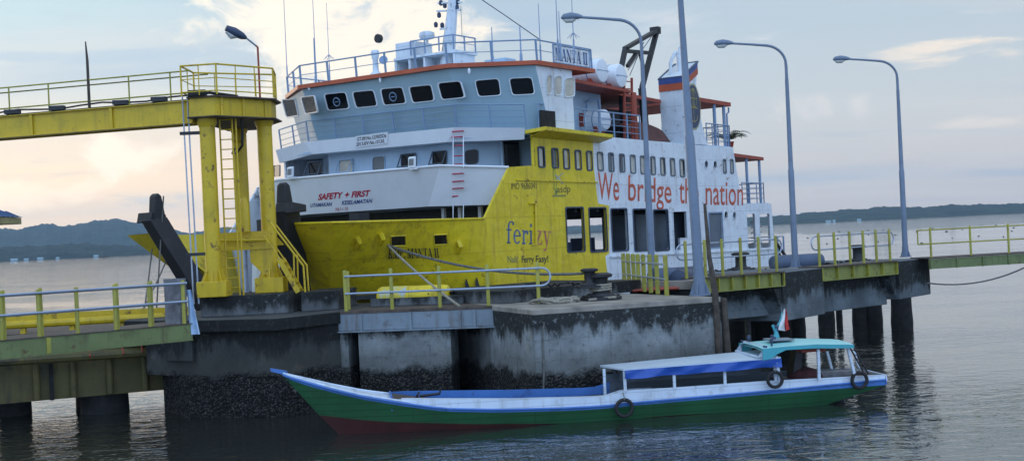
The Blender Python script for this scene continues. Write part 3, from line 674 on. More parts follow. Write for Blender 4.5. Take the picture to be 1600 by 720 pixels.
# rails
def railing(pts, h, n_mid=1, post=.03, step=1.2, mat='rail_blue', name='railing', lean=V((0, 0, 0)), rr=.028, posts=None):
    mb = MB()
    top = [V(p)+V((0, 0, h))+lean for p in pts]; mb.tube(top, rr*1.15, 6)
    for j in range(n_mid):
        t = (j+1)/(n_mid+1); mb.tube([V(p)+(V((0, 0, h))+lean)*t for p in pts], rr*.6, 5)
    for a, b in zip(pts[:-1], pts[1:]):
        a, b = V(a), V(b); n_ = max(1, round((b-a).length/step))
        for i in range(n_): p = a+(b-a)*(i/n_); mb.bar(p, p+V((0, 0, h))+lean, post*2, post*1.3)
    p = V(pts[-1]); mb.bar(p, p+V((0, 0, h))+lean, post*2, post*1.3)
    return fp(name, mb, mat)
rp = [V((x+(.12 if x < 1 else -.1), y+(.12 if y < 7 else -.12), 12.22)) for x, y in ev]
railing(rp, .82, 1, .04, 1.75, lean=V((-.08, -.02, 0)))
fr = [V((p.x+.12, p.y, p.z)) for p in [V((-.62, .12, 9.4)), V((-1.62, 2.85, 9.6)), V((-1.62, 11.05, 9.66)), V((-.55, B-.12, 9.55))]]
railing([V((5.2, .1, 9.3)), V((.4, .1, 9.36))]+[], 1.12, 3, .03, 1.3)
railing(fr, .98, 3, .03, 1.55, lean=V((-.12, 0, 0)), rr=.024)
railing([V((8.9, .1, 9.28)), V((5.3, .1, 9.3))], 1.12, 3, .035, 1.1)
# -- things on the wheelhouse roof
s0 = 1.6
def rz_(px, py, s_=s0): return S(px, py, s_)
ms = rz_(697, 80); mt = rz_(712, -40)
mast = fp('mast', MB().tube([V((s0, ms.y, 12.2)), V((s0, ms.y-.1, 13.2)), mt], [.36, .32, .17], 10), 'ship_white')
for px0, px1, py in ((683, 720, 18), (685, 721, 6), (688, 703, 46)):
    a, b = rz_(px0, py), rz_(px1, py-2); fp('mast_arm', MB().bar(a, b, .12, .07), 'ship_white', mast)
for px, py in ((689, 5), (695, 9), (715, 3), (714, 12), (686, 24), (681, 39), (691, 40)): fp('signal_lamp', MB().lathe(rz_(px, py)-V((0, 0, .12)), [(.05, 0), (.09, .05), (.09, .18), (.04, .24)], 8), 'navy', mast)
fp('mast_cable', MB().tube([rz_(720, 10), rz_(722, 58)], .012, 4), 'black', mast)
a, b = rz_(629, 104), rz_(723, 98)
hs = MB().box((1.0, a.y, 12.22), (2.6, b.y, 12.62)); hs.box((1.0, a.y, 13.15), (2.6, b.y-.1, 13.27))
for yy in (a.y-.05, (a.y+b.y)/2, b.y+.05, a.y*.75+b.y*.25): hs.box((1.05, yy-.06, 12.6), (2.5, yy+.06, 13.16))
hs.box((1.9, a.y, 12.6), (2.0, b.y, 13.16))
fp('mast_house', hs, 'ship_white')
a, b = rz_(629, 90), rz_(658, 62); fp('vent_box', MB().box((1.1, a.y, 13.27), (2.4, b.y, 13.95)), 'ship_white', bevel=.04)
a, b = rz_(644, 104), rz_(663, 92); fp('locker', MB().box((.6, a.y, 12.22), (1.0, b.y, 12.6)), 'navy')
c_ = rz_(668, 82); fp('radar', MB().lathe(V((s0, c_.y, 13.2)), [(.06, 0), (.06, .75), (.1, .8), (.3, .84), (.36, .95), (.34, 1.1), (.2, 1.16), (0, 1.17)], 16), 'ship_white')
railing([V((1.0, rz_(655, 80).y, 13.3)), V((1.0, rz_(722, 80).y, 13.3)), V((2.6, rz_(722, 80).y, 13.3))], .62, 1, .03, .8)
c_ = rz_(587, 108, .2); sl_ = fp('searchlight', MB().lathe(V((.2, c_.y, 12.2)), [(.32, 0), (.28, .35), (.14, .5), (.12, 1.0), (.15, 1.05), (.2, 1.3), (.16, 1.42)], 12), 'ship_white')
fp('searchlight_head', MB().lathe(rz_(587, 60, .2)+V((.12, 0, 0)), [(.12, .22), (.19, .16), (.2, 0), (.17, -.03)], 14, axis=V((1, 0, 0))), 'black', sl_)
fp('loudspeaker', MB().lathe(rz_(599, 94, .2), [(.05, .3), (.07, .15), (.2, 0)], 10, axis=V((.8, .5, -.2))), 'rail_blue', sl_)
for px, y0, y1, r_, tick in ((443, 108, -8, .03, 0), (488, 100, -12, .03, 0), (510, 112, 5, .025, 1), (490, 108, 60, .05, 0), (768, 96, 43, .04, 0), (812, 94, 42, .05, 0), (841, 94, 6, .03, 0), (873, 70, 18, .03, 0), (868, 70, -10, .035, 0), (893, 75, -4, .03, 2)):
    b = rz_(px+ (y0-y1)*.045, y0, 1.0); b.z = 12.2; t = rz_(px, y1, 1.0)
    mb = MB().tube([b, b+(t-b)*.3, b+(t-b)*.32, t], [r_*1.3, r_*1.2, r_*.7, r_*.45], 6)
    if tick:
        for j in range(tick):
            m_ = b+(t-b)*(.42+.28*j)
            for k in range(6): mb.tube([m_, m_+V((math.cos(k*1.05)*.25, math.sin(k*1.05)*.25, -.22))], .01, 4)
    fp('antenna', mb, 'rail_blue')
for px0, px1, h_ in ((461, 486, .45), (540, 575, .12), (757, 790, .38)):
    a, b = rz_(px0, 108, .8), rz_(px1, 108, .8); fp('roof_locker', MB().box((.8, a.y, 12.22), (1.6, b.y, 12.22+h_)), 'ship_blue', bevel=.03)
fp('stay_wire', MB().tube([S(735, -12, 1.6), S(790, 25, 1.4), S(846, 64, 1.2)], .022, 5), 'navy')
# name board on the roof corner
nb0, nb1 = W(862, 98), W(918, 108); nbt = W(862, 68)
brd = MB().box((nb0.x, -.1, nb0.z), (nb1.x, -.05, nbt.z-.05)); nboard = fp('name_board', brd, 'ship_white', label='white name board lettered MANTA II')
fp('board_rim', MB().tube([V((nb0.x, -.1, nb0.z)), V((nb1.x, -.1, nb0.z)), V((nb1.x, -.1, nbt.z-.05)), V((nb0.x, -.1, nbt.z-.05))], .035, 5, closed=True), 'rail_blue', nboard)
fp('lettering', letter(serif2d('MANTA II', .26), V((nb0.x+.15, -.108, nb0.z+.1)), V((nb1.x-.15, -.108, nb0.z+.1)), (0, 0, nbt.z-nb0.z-.28)), 'navy_text', nboard)
# -- boat deck: inner house, raft rack, rails, ladder, davit, covered rescue boat, funnel
fp('deck_house', MB().box((3.4, 1.6, 9.28), (8.0, 12.3, 11.6)), 'ship_blue')
fp('house_door', MB().box((4.6, 1.56, 9.32), (5.3, 1.62, 11.2)), 'deck_dark')
fp('fire_hose_box', MB().box((6.0, 1.4, 9.9), (6.45, 1.6, 10.5)), 'rust_red')
fp('vent_pipe', MB().tube([V((6.4, 1.4, 9.3)), V((6.4, 1.4, 11.0)), V((6.55, 1.3, 11.15)), V((7.1, 1.2, 11.15)), V((7.2, 1.2, 10.6))], .06, 8), 'rail_blue')
fp('raft_rack', MB().prism([(3.3, .25, 11.6), (8.6, .25, 11.45), (8.6, 2.6, 11.45), (3.3, 2.6, 11.6)], (0, 0, .13)), 'rust_red')
lad = MB()
l0, l1 = W(976, 215, .3), W(988, 215, .3); t0, t1 = W(975, 122, .3), W(987, 122, .3)
lad.bar((l0.x, .3, 9.3), (t0.x, .3, t0.z), .09); lad.bar((l1.x, .3, 9.3), (t1.x, .3, t1.z), .09)
for i in range(9): q = i/8.5; a = V((l0.x, .3, 9.3))*(1-q)+V((t0.x, .3, t0.z))*q; b = V((l1.x, .3, 9.3))*(1-q)+V((t1.x, .3, t1.z))*q; lad.bar(a, b, .045)
lad.bar((l1.x+.35, .3, 9.3), (l1.x+.35, .3, 11.5), .3, .08)
fp('ladder', lad, 'rust_red')
dv = MB(); w_ = 1.4
pt = lambda x, y, ww=w_: W(x, y, ww)
for ww in (1.4,):
    for (x0, y0), (x1, y1), t_ in (((970, 110), (977, 76), .22), ((977, 76), (1026, 48), .3), ((1026, 50), (1003, 138), .24), ((977, 80), (1012, 83), .2), ((980, 104), (994, 84), .14), ((1000, 84), (1006, 108), .12)):
        a, b = pt(x0, y0), pt(x1, y1); a.y = b.y = ww; dv.bar(a, b, t_, .16)
a = pt(1026, 48); dv.bar((a.x, 1.25, a.z), (a.x, 1.7, a.z), .34)
a = pt(970, 110); dv.bar((a.x, 1.4, a.z), (a.x, 1.4, 9.3), .24); a = pt(1003, 138); dv.bar((a.x, 1.4, a.z), (a.x+.2, 1.4, 9.3), .28)
davit = fp('davit', dv, 'black')
fp('fall_rope', MB().tube([pt(1022, 52), pt(981, 110)], .02, 5).tube([pt(1006, 66), pt(984, 118)], .02, 5), 'rope_dark', davit)
fp('machinery_shade', MB().box((8.2, 2.4, 9.28), (12.3, 11.5, 11.0)), 'deck_dark')  # near-black box stands in for the shaded interior under the roof
fp('boat_deck_roof', MB().prism([(8.6, 1.2, 11.5), (13.2, 1.2, 11.35), (13.2, 12.6, 11.35), (8.6, 12.6, 11.5)], (0, 0, .16)), 'rust_red')
a0_, a1_ = W(1004, 208), W(1062, 222)
rb = MB().sheet([[V((a0_.x+(a1_.x-a0_.x)*t, .5+1.5*u, 9.35+[.0, .75, .95, .9, .6][int(u*4)]*(1-.25*abs(2*t-1)**2)+.05*math.sin(9*t+3*u))) for t in [i/10 for i in range(11)]] for u in (0, .25, .5, .75, 1)])
rb.box((a0_.x, .5, 9.28), (a1_.x, 2, 9.4))
rescue = fp('rescue_boat', rb, 'brown_cover', label='rescue boat under a brown canvas cover')
# funnel
fz = [W(1066, 200), W(1066, 118), W(1090, 97)]
fh = lambda x, z_: V((x, 0, z_))
fside = [(13.2, 9.26), (13.35, 10.3), sz(1066, 120), sz(1090, 97), (14.75, 12.2), (14.95, 11.2), (15.25, 10.2), (15.75, 9.26)]
fwid = 1.3
funnel = fp('funnel', MB().plate(fside, [], lambda x, z_: V((x, .01, z_)), V((0, fwid, 0))), 'ship_white', smooth_deg=20)
fa, fb_ = sz(1066, 120), sz(1090, 97)
def fband(d0, d1, mat, nm):
    mb = MB(); p0, p1 = V((fa[0]-.012, -.004, fa[1]-d0)), V((fb_[0]-.012+.0, -.004, fb_[1]-d0)); q0, q1 = V((fa[0]-.012, -.004, fa[1]-d1)), V((fb_[0]-.03, -.004, fb_[1]-d1))
    mb.poly(p0, p1, q1, q0); mb.poly(p0, V((p0.x, fwid+.015, p0.z)), V((q0.x, fwid+.015, q0.z)), q0); return fp(nm, mb, mat, funnel)
fband(.0, .28, 'blue_text', 'blue_band'); fband(.285, .62, 'orange', 'orange_band')
fp('exhaust_pipe', MB().tube([V((fa[0]+.5, .85, fa[1]-.2)), V((fa[0]+.45, .85, fa[1]+.75)), V((fa[0]+.55, .8, fa[1]+1.0)), V((fa[0]+.85, .75, fa[1]+1.35))], .09, 10), 'ship_white', funnel)
fp('exhaust_pipe', MB().tube([V((fa[0]+.95, .55, fa[1]-.2)), V((fa[0]+.85, .55, fa[1]+1.1)), V((fa[0]+1.0, .5, fa[1]+1.5)), V((fa[0]+1.25, .45, fa[1]+1.75))], .16, 12), 'ship_white', funnel)
fp('rim', MB().tube([V((fa[0], 0, fa[1])), V((fb_[0], 0, fb_[1])), V((fb_[0], fwid, fb_[1])), V((fa[0], fwid, fa[1]))], .06, 6, closed=True), 'fender_blue', funnel)
ec = W(1083.5, 167); ec.y = -.006; ex, ez = V((1, 0, 0)), V((0, 0, 1))
em = fp('emblem', MB().disc(ec, ex*.8, ez*1.15, 0, .93), 'navy', funnel)
e2 = MB().disc(ec+V((0, -.004, 0)), ex*.8, ez*1.15, .95, 1.0); o_ = ec+V((0, -.006, 0))
e2.disc(o_+ez*.42, ex*.38, ez*.5, .92, 1); e2.disc(o_+ez*.42, ex*.16, ez*.5, .84, 1)
for zz_ in (.42, -.05): e2.poly(o_+ex*-.45+ez*(zz_-.022), o_+ex*.45+ez*(zz_-.022), o_+ex*.45+ez*(zz_+.022), o_+ex*-.45+ez*(zz_+.022))
e2.poly(o_+ex*-.02+ez*-.75, o_+ex*.02+ez*-.75, o_+ex*.02+ez*.95, o_+ex*-.02+ez*.95)
e2.disc(o_+ez*-.42, ex*.42, ez*.34, .88, 1, 16, math.pi, 2*math.pi)
fp('emblem_lines', e2, 'gold', em)
# after shelters
r0, r1 = W(1090, 146), W(1151, 152)
fp('shelter_roof', MB().prism([(14.9, .1, 11.45), (18.95, .1, 11.4), (18.95, 13.8, 11.4), (14.9, 13.8, 11.45)], (0, 0, .2)), 'rust_red')
for x_, w0_ in ((17.2, .25), (18.35, .25), (18.35, 13), (18.35, 5), (18.35, 9)): fp('shelter_post', MB().tube([V((x_, w0_, 9.28)), V((x_, w0_, 11.4))], .09, 8), 'rail_blue')
fp('drain_pipe', MB().tube([V((18.85, .2, 11.35)), V((18.85, .2, 11.1)), V((18.6, .2, 11.0)), V((18.6, .2, 9.3))], .05, 8), 'rail_blue')
railing([V((18.7, .15, 9.28)), V((15.9, .12, 9.28))], 1.1, 3, .03, .8)
railing([V((18.7, 13.6, 9.28)), V((18.7, .15, 9.28))], 1.1, 3, .03, 1.5)
fp('stern_canopy', MB().prism([(18.9, .1, 8.78), (22.9, .1, 8.65), (22.9, 13.8, 8.65), (18.9, 13.8, 8.78)], (0, 0, .17)), 'rust_red')
for x_, w0_ in ((20.9, .25), (22.6, .25), (22.6, 13.5), (22.6, 5), (22.6, 9)): fp('canopy_post', MB().tube([V((x_, w0_, 6.3)), V((x_, w0_, 8.7))], .08, 8), 'rail_blue')
railing([V((22.8, .15, 6.3)), V((19.9, .12, 6.3))], 1.1, 3, .03, .9)
railing([V((22.8, 13.6, 6.3)), V((22.8, .15, 6.3))], 1.1, 3, .03, 1.5)
fp('stern_deck', MB().box((19.0, .12, 6.2), (23.3, 13.78, 6.3)), 'ship_blue')
fp('transom', MB().box((18.6, .12, 6.5), (18.7, 13.78, 9.2)), 'ship_white')
fp('stern_ramp', MB().box((23.55, .3, -.6), (23.75, 13.6, 4.1)), 'ship_white')
fp('stern_walkway', MB().box((23.7, .2, 3.0), (25.6, 13.5, 3.15)), 'rail_blue')
railing([V((23.8, .25, 3.15)), V((25.5, .25, 3.15)), V((25.5, 6, 3.15))], 1.25, 2, .05, .85)
fp('stern_strut', MB().tube([V((23.8, .2, 4.4)), V((26.0, .2, 3.0))], .09, 8).tube([V((23.8, .3, 5.0)), V((25.2, .3, 3.1))], .07, 8), 'black')
fp('stern_ladder', MB().bar((21.4, 1.4, 3.2), (20.4, 1.4, 6.2), .08).bar((22.2, 1.4, 3.2), (21.2, 1.4, 6.2), .08), 'black')
# -- windows set in the side plating
def side_window(h, mat, fr, deep=.07):
    xs = [p[0] for p in h]; zs = [p[1] for p in h]; cx, cz = (min(xs)+max(xs))/2, (min(zs)+max(zs))/2
    g_ = lambda k, y: [V((cx+(x-cx)*k[0], y, cz+(z_-cz)*k[1])) for x, z_ in h]
    wdt, hgt = max(xs)-min(xs), max(zs)-min(zs); ko = (1+.12/wdt, 1+.12/hgt); n_ = len(h)
    o_, i_, b_ = g_(ko, -.03), g_((1, 1), -.03), g_((1, 1), deep)
    ob = g_(ko, .0)
    f = MB().add(o_+i_+b_+ob, [q for i in range(n_) for j in [(i+1) % n_] for q in ((i, j, n_+j, n_+i), (n_+i, n_+j, 2*n_+j, 2*n_+i), (3*n_+i, 3*n_+j, j, i))])
    w__ = fp('window' if mat else 'opening_frame', f, fr)
    if mat: fp('pane', MB().poly(*g_((1, 1), deep-.01)), mat, w__)
    return w__
random.seed(3)
for i, h in enumerate(upper): 
    w__ = side_window(h, 'curtain' if i not in (1, 6, 7) else 'glass_grey', 'navy' if i < 5 else 'inner_grey')
    xs = [p[0] for p in h]; zs = [p[1] for p in h]
    if i < 14: fp('curtain_gap', MB().box((min(xs)+.02, .045, min(zs)+.03), (min(xs)+.02+random.uniform(.08, .2), .055, max(zs)-.03)), 'glass', w__)
for h in ports: side_window(h, 'glass', 'ship_white')
for h in large+stern: side_window(h, None, 'navy' if h in large[:5] else 'ship_white', .1)
dr = side_window(doorway, None, 'rail_blue', .1); fp('door', MB().box((doorway[9][0]-.02, .06, doorway[9][1]-.1), (max(p[0] for p in doorway), .09, max(p[1] for p in doorway))), 'inner_grey')
# bars seen in the stern openings
for h in stern:
    xs = [p[0] for p in h]; zs = [p[1] for p in h]; mb = MB()
    for k in range(1, 6): z_ = min(zs)+(max(zs)-min(zs))*k/6.5; mb.bar((min(xs), .5, z_), (max(xs), .5, z_), .05)
    fp('guard_bars', mb, 'black')
# -- rungs up the front
for px, py in ((716, 205), (714.5, 214), (717, 227), (717, 243), (716, 256), (716, 271), (716, 283), (716, 294), (716, 306)):
    tri = TBR if py < 222 else (RFA if py > 260 else None)
    if tri: a, b = P(px-8, py+1, tri), P(px+8, py, tri); o_ = V((-.1, -.04, 0))
    else: a, b = S(px-8, py+1, -2.0), S(px+8, py, -2.0); o_ = V((-.02, 0, 0))
    fp('rung', MB().tube([a, a+o_, b+o_, b], .026, 5), 'crimson_text')
fp('ladder_rails', MB().tube([S(708, 214, -1.9), S(708, 262, -2.9)], .02, 5).tube([S(724, 213, -1.9), S(724, 262, -2.9)], .02, 5).tube([S(708, 318, -2.5), S(708, 345, -2.7)], .02, 5).tube([S(724, 318, -2.5), S(724, 345, -2.7)], .02, 5), 'ship_white')
# floodlights on the bulwark
for px, py in ((457, 273), (647, 258)):
    c_ = P(px, py, CEN if px > 500 else CEN)+V((-.12, 0, .12)); fl = fp('floodlight', MB().obox(c_, V((.05, 0, .02)), V((0, .16, 0)), V((.02, 0, .2))), 'bulwark_white')
    fp('lamp_glass', MB().obox(c_+V((-.055, 0, -.0)), V((.006, 0, 0)), V((0, .12, 0)), V((.02, 0, .13))), 'glass_grey', fl)
    fp('bracket', MB().obox(c_+V((.06, 0, -.26)), V((.09, 0, 0)), V((0, .17, 0)), V((0, 0, .045))), 'bulwark_white', fl)
# -- registration board and lettering
a, b, t_ = P(556, 231, TBC), P(606, 224.5, TBC), P(556.5, 213, TBC); o_ = V((-.04, 0, 0))
reg = fp('registration_board', MB().prism([a+o_, b+o_, b+o_+(t_-a), t_+o_], (.03, 0, 0)), 'bulwark_white')
d_ = b-a; u_ = t_-a; o_ = V((-.046, 0, 0))
fp('lettering', letter(text2d('GT.89.No.1239/DDa', .02, .1), a+d_*.05+u_*.56, b-d_*.04+u_*.56, u_*.3, CAP, o_), 'black_text', reg)
fp('lettering', letter(text2d('2013.II/V No.1013/L', .02, .1), a+d_*.03+u_*.12, b-d_*.08+u_*.12, u_*.3, CAP, o_), 'black_text', reg)
o_ = V((-.012, 0, 0))
def on_plane(txt, x0, y0, x1, y1, h_, tri, mat, bold=.02, shear=0.0, ser=False, lift=V((-.012, -.004, 0)), t=.2):
    if tri == 'bow':
        a, b = bpt(x0, y0), bpt(x1, y1); u = bpt(x0, y0-h_)-a; vs, fs = serif2d(txt, t); mb = letter(([(x+shear*y, y) for x, y in vs], fs), a, b, u, 1.0)
        mb.v = [V((p.x-.006, on_bow(p.x, p.z).y-.07, p.z)) for p in mb.v]; return fp('lettering', mb, mat)
    a, b = P(x0, y0, tri), P(x1, y1, tri); u = P(x0, y0-h_, tri)-a
    v2 = serif2d(txt, t) if ser else text2d(txt, bold, 0)
    return fp('lettering', letter(v2, a, b, u, 1.0 if ser else CAP, lift, 0), mat) if not shear else fp('lettering', letter((lambda vf: ([(x+shear*y, y) for x, y in vf[0]], vf[1]))(v2), a, b, u, 1.0 if ser else CAP, lift), mat)
on_plane('SAFETY', 497, 312.5, 536, 309, 9, CEN, 'crimson_text', .035, .25)
on_plane('+', 539, 309, 546, 308.5, 9, CEN, 'crimson_text', .035, .2)
on_plane('FIRST', 549, 308.5, 579, 306, 9, CEN, 'crimson_text', .035, .25)
on_plane('UTAMAKAN', 485, 323.5, 519, 321.5, 5.5, CEN, 'blue_text', .025, .25)
on_plane('KESELAMATAN', 534, 320, 582, 316.5, 6, CEN, 'blue_text', .025, .25)
on_plane('NLI-1.70', 524, 329.5, 544, 328.5, 5, CEN, 'crimson_text', .0, .2)
SD = (V((0, 0, 0)), V((5, 0, 0)), V((0, 0, 5)))
sl_ = V((0, -.006, 0))
on_plane('KMP. MANTA II', 604, 404, 686, 402.5, 15.5, 'bow', 'black_text', 0, .2, True, V((-.006, -.02, 0)), .22)
on_plane('IMO 9686041', 798.5, 296, 838, 295, 10, SD, 'black_text', .0, 0, lift=sl_)
on_plane('feri', 791, 380, 832.5, 382, 34, SD, 'navy_text', 0, 0, True, sl_)
on_plane('zy', 837, 382, 861, 383.5, 34, SD, 'coral_text', 0, 0, True, sl_)
on_plane('Naik', 793, 410, 809.5, 410, 10.5, SD, 'faint_text', .015, 0, lift=sl_)
on_plane('Ferry', 815, 410, 834, 409.5, 10.5, SD, 'black_text', .015, 0, lift=sl_)
on_plane('Easy!', 837, 409.5, 856.5, 409, 10.5, SD, 'black_text', .015, 0, lift=sl_)
on_plane('asdp', 870, 301, 891, 300, 11, SD, 'black_text', .0, 0, lift=sl_)
on_plane('We', 934, 311, 967, 313, 43, SD, 'red_text', .006, 0, lift=sl_)
on_plane('bridge', 981.5, 313, 1049, 317, 40, SD, 'red_text', .006, 0, lift=sl_)
on_plane('the', 1061, 317, 1092, 319, 40, SD, 'red_text', .006, 0, lift=sl_)
on_plane('nation', 1102.5, 319.5, 1161, 320.5, 40, SD, 'red_text', .006, 0, lift=sl_)
c_ = P(867, 281, SD); lg = MB().disc(c_+sl_, V((.10, 0, .03)), V((-.06, 0, .62)), .72, 1.0); fp('emblem', lg, 'green_logo')
a, b = P(867, 273, SD)+sl_*1.3, P(878, 287, SD)+sl_*1.3; fp('emblem', MB().poly(a+V((-.02, 0, 0)), a+V((.1, 0, 0)), b+V((.12, 0, 0)), b), 'grey_logo')
a, b = P(879, 270, SD)+sl_*1.6, P(866, 283, SD)+sl_*1.6; fp('emblem', MB().poly(a+V((-.02, 0, 0)), a+V((.06, 0, 0)), b+V((.1, 0, 0)), b), 'grey_logo')
a, b = P(863, 307.5, SD)+sl_, P(884, 307, SD)+sl_; fp('lettering', MB().poly(a, b, b+V((0, 0, .07)), a+V((0, 0, .07))), 'faint_text')
# side scupper pipe, freeing ports, rubbing seams
a, b = P(826, 318, SD), P(835, 318, SD); c_ = P(836, 382, SD)
fp('scupper_pipe', MB().tube([a+V((0, -.06, 0)), b+V((0, -.06, 0)), c_+V((0, -.06, 0))], .05, 8).bar(c_+V((-.3, -.03, 0)), c_+V((.02, -.03, 0)), .06), 'ship_yellow')
for px, py in ((557, 378), (593.5, 372), (715, 384)):
    p0 = bpt(px, py-8); p1 = bpt(px, py+10); fp('side_bracket', MB().tube([p0+V((0, -.01, 0)), (p0+p1)/2+V((-.02, -.16, 0)), p1+V((0, -.01, 0))], .1, 6), 'ship_yellow')
for px, py in ((733.5, 444), (763, 442)): fp('freeing_port', MB().disc(bpt(px, py)+V((-.004, -.015, 0)), V((.2, 0, 0)), V((0, 0, .26)), 0, 1, 16), 'deck_dark')
for z_ in (7.35,): fp('rubbing_strake', MB().bar((shl.x+.4 if z_ < 6 else -1.6, -.03, z_), (bound[2][0] if z_ > 6 else bound[5][0], -.03, z_-.05), .05, .05), 'ship_yellow')
fp('rubbing_strake', MB().bar((bound[6][0]+.2, -.04, 4.05), (23.5, -.04, 3.75), .08, .08), 'ship_white')
# -- bow ramp: guide arms, ramp door and machinery
for k, fn in enumerate((lambda p: V(p), mir)):
    e = []
    for (s_, w__, z_) in ((-11.25, 3.2, 6.4), (-10.45, 3.2, 6.5), (-8.75, 4.3, 2.7), (-9.6, 4.3, 2.7)): e.append(fn((s_, w__, z_)))
    vec = V((0, .6 if k == 0 else -.6, 0)); arm = fp('ramp_arm', MB().prism(e, vec), 'black', bevel=.03)
    c_ = fn((-10.75, 3.4, 6.3)); fp('sheave_head', MB().prism([c_+V((-.3, 0, 0)), c_+V((-.2, 0, 1.0)), c_+V((-.05, 0, 1.12)), c_+V((.1, 0, 1.0)), c_+V((.3, 0, 0))], V((0, .38 if k == 0 else -.38, 0))), 'black', arm, bevel=.05)
    fp('arm_head', MB().prism([fn((-11.2, 2.9, 6.3)), fn((-10.4, 2.9, 6.35)), fn((-10.4, 2.9, 6.6)), fn((-11.1, 2.9, 6.7))], V((0, .8 if k == 0 else -.8, 0))), 'black', arm, bevel=.04)
    fp('hoist_cable', MB().tube([fn((-10.5, 3.7, 7.3)), fn((-11.5, 4.2, 3.1))], .03, 5), 'rope_dark', arm)
fp('ramp_door', MB().prism([(-7.4, 4.8, .4), (-7.4, 9.2, .4), (-7.0, 9.2, 4.9), (-7.0, 4.8, 4.9)], (.18, 0, 0)), 'ship_white')
fp('ramp_door_handle', MB().tube([V((-7.5, 6.4, 2.4)), V((-7.6, 6.4, 2.4)), V((-7.5, 6.4, 4.2)), V((-7.42, 6.2, 4.3))], .06, 6), 'navy')
fp('bow_machinery', MB().box((-6.6, 5.0, 4.6), (-5.9, 8.8, 5.6)).box((-6.2, 4.2, 5.0), (-5.6, 4.7, 6.3)).box((-6.2, 9.2, 5.0), (-5.6, 9.7, 6.3)), 'black')
fp('car_deck_back', MB().box((22.9, 3.5, 3.26), (23.0, 10.5, 6.0)), 'deck_dark')
fp('inner_wall', MB().box((-.1, 1.9, 3.26), (.0, 3.7, 6.4)), 'inner_grey')
for a in ((3.05, .0), (2.2, -.2), (1.2, -.1)): fp('deck_stanchion', MB().bar((-1.6, a[0]+.6, 5.2), (-1.6, a[0]+.6, 6.45), .14), 'ship_white')
# ---------------------------------------------------------------- concrete piers
def wp(name, mb, mat, parent, **k): return make(name, mb, M[mat], parent, world=True, **k)
def solo(name, mb, mat, label, cat, base, group=None, **k): return tag(make(name, mb, M[mat], base=base, **k), label, cat, group)
ZD, ZR = 3.03, 3.40
def flat(px, py, z): p = on(px, py, z); return V((p.x, p.y, z))
def slab(pts, z0_, z1_): return MB().prism([V((p[0], p[1], z0_)) for p in pts], (0, 0, z1_-z0_))
# left abutment carrying the gantry
A0, A1, A2 = flat(307, 500, ZD), flat(433, 497, ZD), flat(527, 487, ZD)
abut = thing('concrete_abutment', 'dark mould stained concrete abutment with a shell covered base under the yellow gantry', 'abutment', (-8.5, 40, 0))
back = [V((-4.6, 43.6, 0)), V((-5.2, 45.6, 0)), V((-13.4, 45.6, 0))]
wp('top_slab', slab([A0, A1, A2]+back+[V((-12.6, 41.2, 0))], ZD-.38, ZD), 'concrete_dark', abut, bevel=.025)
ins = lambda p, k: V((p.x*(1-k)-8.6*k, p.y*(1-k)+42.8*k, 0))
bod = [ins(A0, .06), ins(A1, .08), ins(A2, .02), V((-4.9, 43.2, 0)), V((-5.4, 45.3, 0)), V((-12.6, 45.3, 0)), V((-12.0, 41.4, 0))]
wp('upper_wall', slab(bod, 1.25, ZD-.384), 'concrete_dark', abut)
low = [V((-10.25, 39.75, 0)), V((-7.25, 38.95, 0)), V((-5.35, 40.75, 0)), V((-4.9, 43.2, 0)), V((-5.6, 45), ), V((-12, 45, 0)), V((-11.6, 41.8, 0))]
low = [V((p[0], p[1], 0)) for p in low]
lw = MB()
for i in range(len(low)):          # rough shell-crusted faces
    a, b = low[i], low[(i+1) % len(low)]; nrm = (b-a).cross(ZUP).normalized(); n_ = max(2, int((b-a).length/.14)); R = []
    for j in range(15):
        z_ = -.9+j*.16; row = []
        for k in range(n_+1):
            q = a+(b-a)*(k/n_); e = 0 if k in (0, n_) else .10*mnoise.fractal(q*3+V((0, 0, z_*3)), 1, 2, 4)+.05*mnoise.noise(q*11+V((0, 0, z_*11)))
            row.append(V((q.x, q.y, min(z_, 1.245)))+nrm*e)
        R.append(row)
    lw.sheet(R)
lw.poly(*[V((p.x, p.y, 1.245)) for p in low])
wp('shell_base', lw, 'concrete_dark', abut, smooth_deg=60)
c0, c1, c2 = V((-11.2, 40.6, 0)), V((-10.1, 39.8, 0)), V((-9.8, 41.0, 0))
wp('side_corbel', slab([c0, c1, c2, V((-11.5, 43, 0))], 1.75, 2.5), 'concrete_dark', abut)
# plinths
def plinth(pts, h, label):
    t = tag(make('concrete_plinth', slab([p-pts[0] for p in pts], 0, h), M['plinth'], base=(pts[0].x, pts[0].y, ZD+.004), bevel=.02, local=True), label, 'plinth'); return t
q0, q1 = flat(314, 496, ZD), flat(451, 489, ZD); q1.y = q0.y+.25
plinth([q0, q1, q1+V((.3, 2.6, 0)), q0+V((-.1, 2.6, 0))], .64, 'mould streaked concrete plinth under the two front columns of the gantry')
q2 = flat(453, 484, ZD); q2 = V((-7.1, 42.0, 0)); q3 = flat(531, 482.5, ZD)
plinth([V((-6.95, 41.6, 0)), V((q3.x, q3.y-.3, 0)), V((q3.x+.3, q3.y+2.2, 0)), V((-6.7, 44.2, 0))], .62, 'lower concrete plinth to the right of the gantry columns beside the rail')
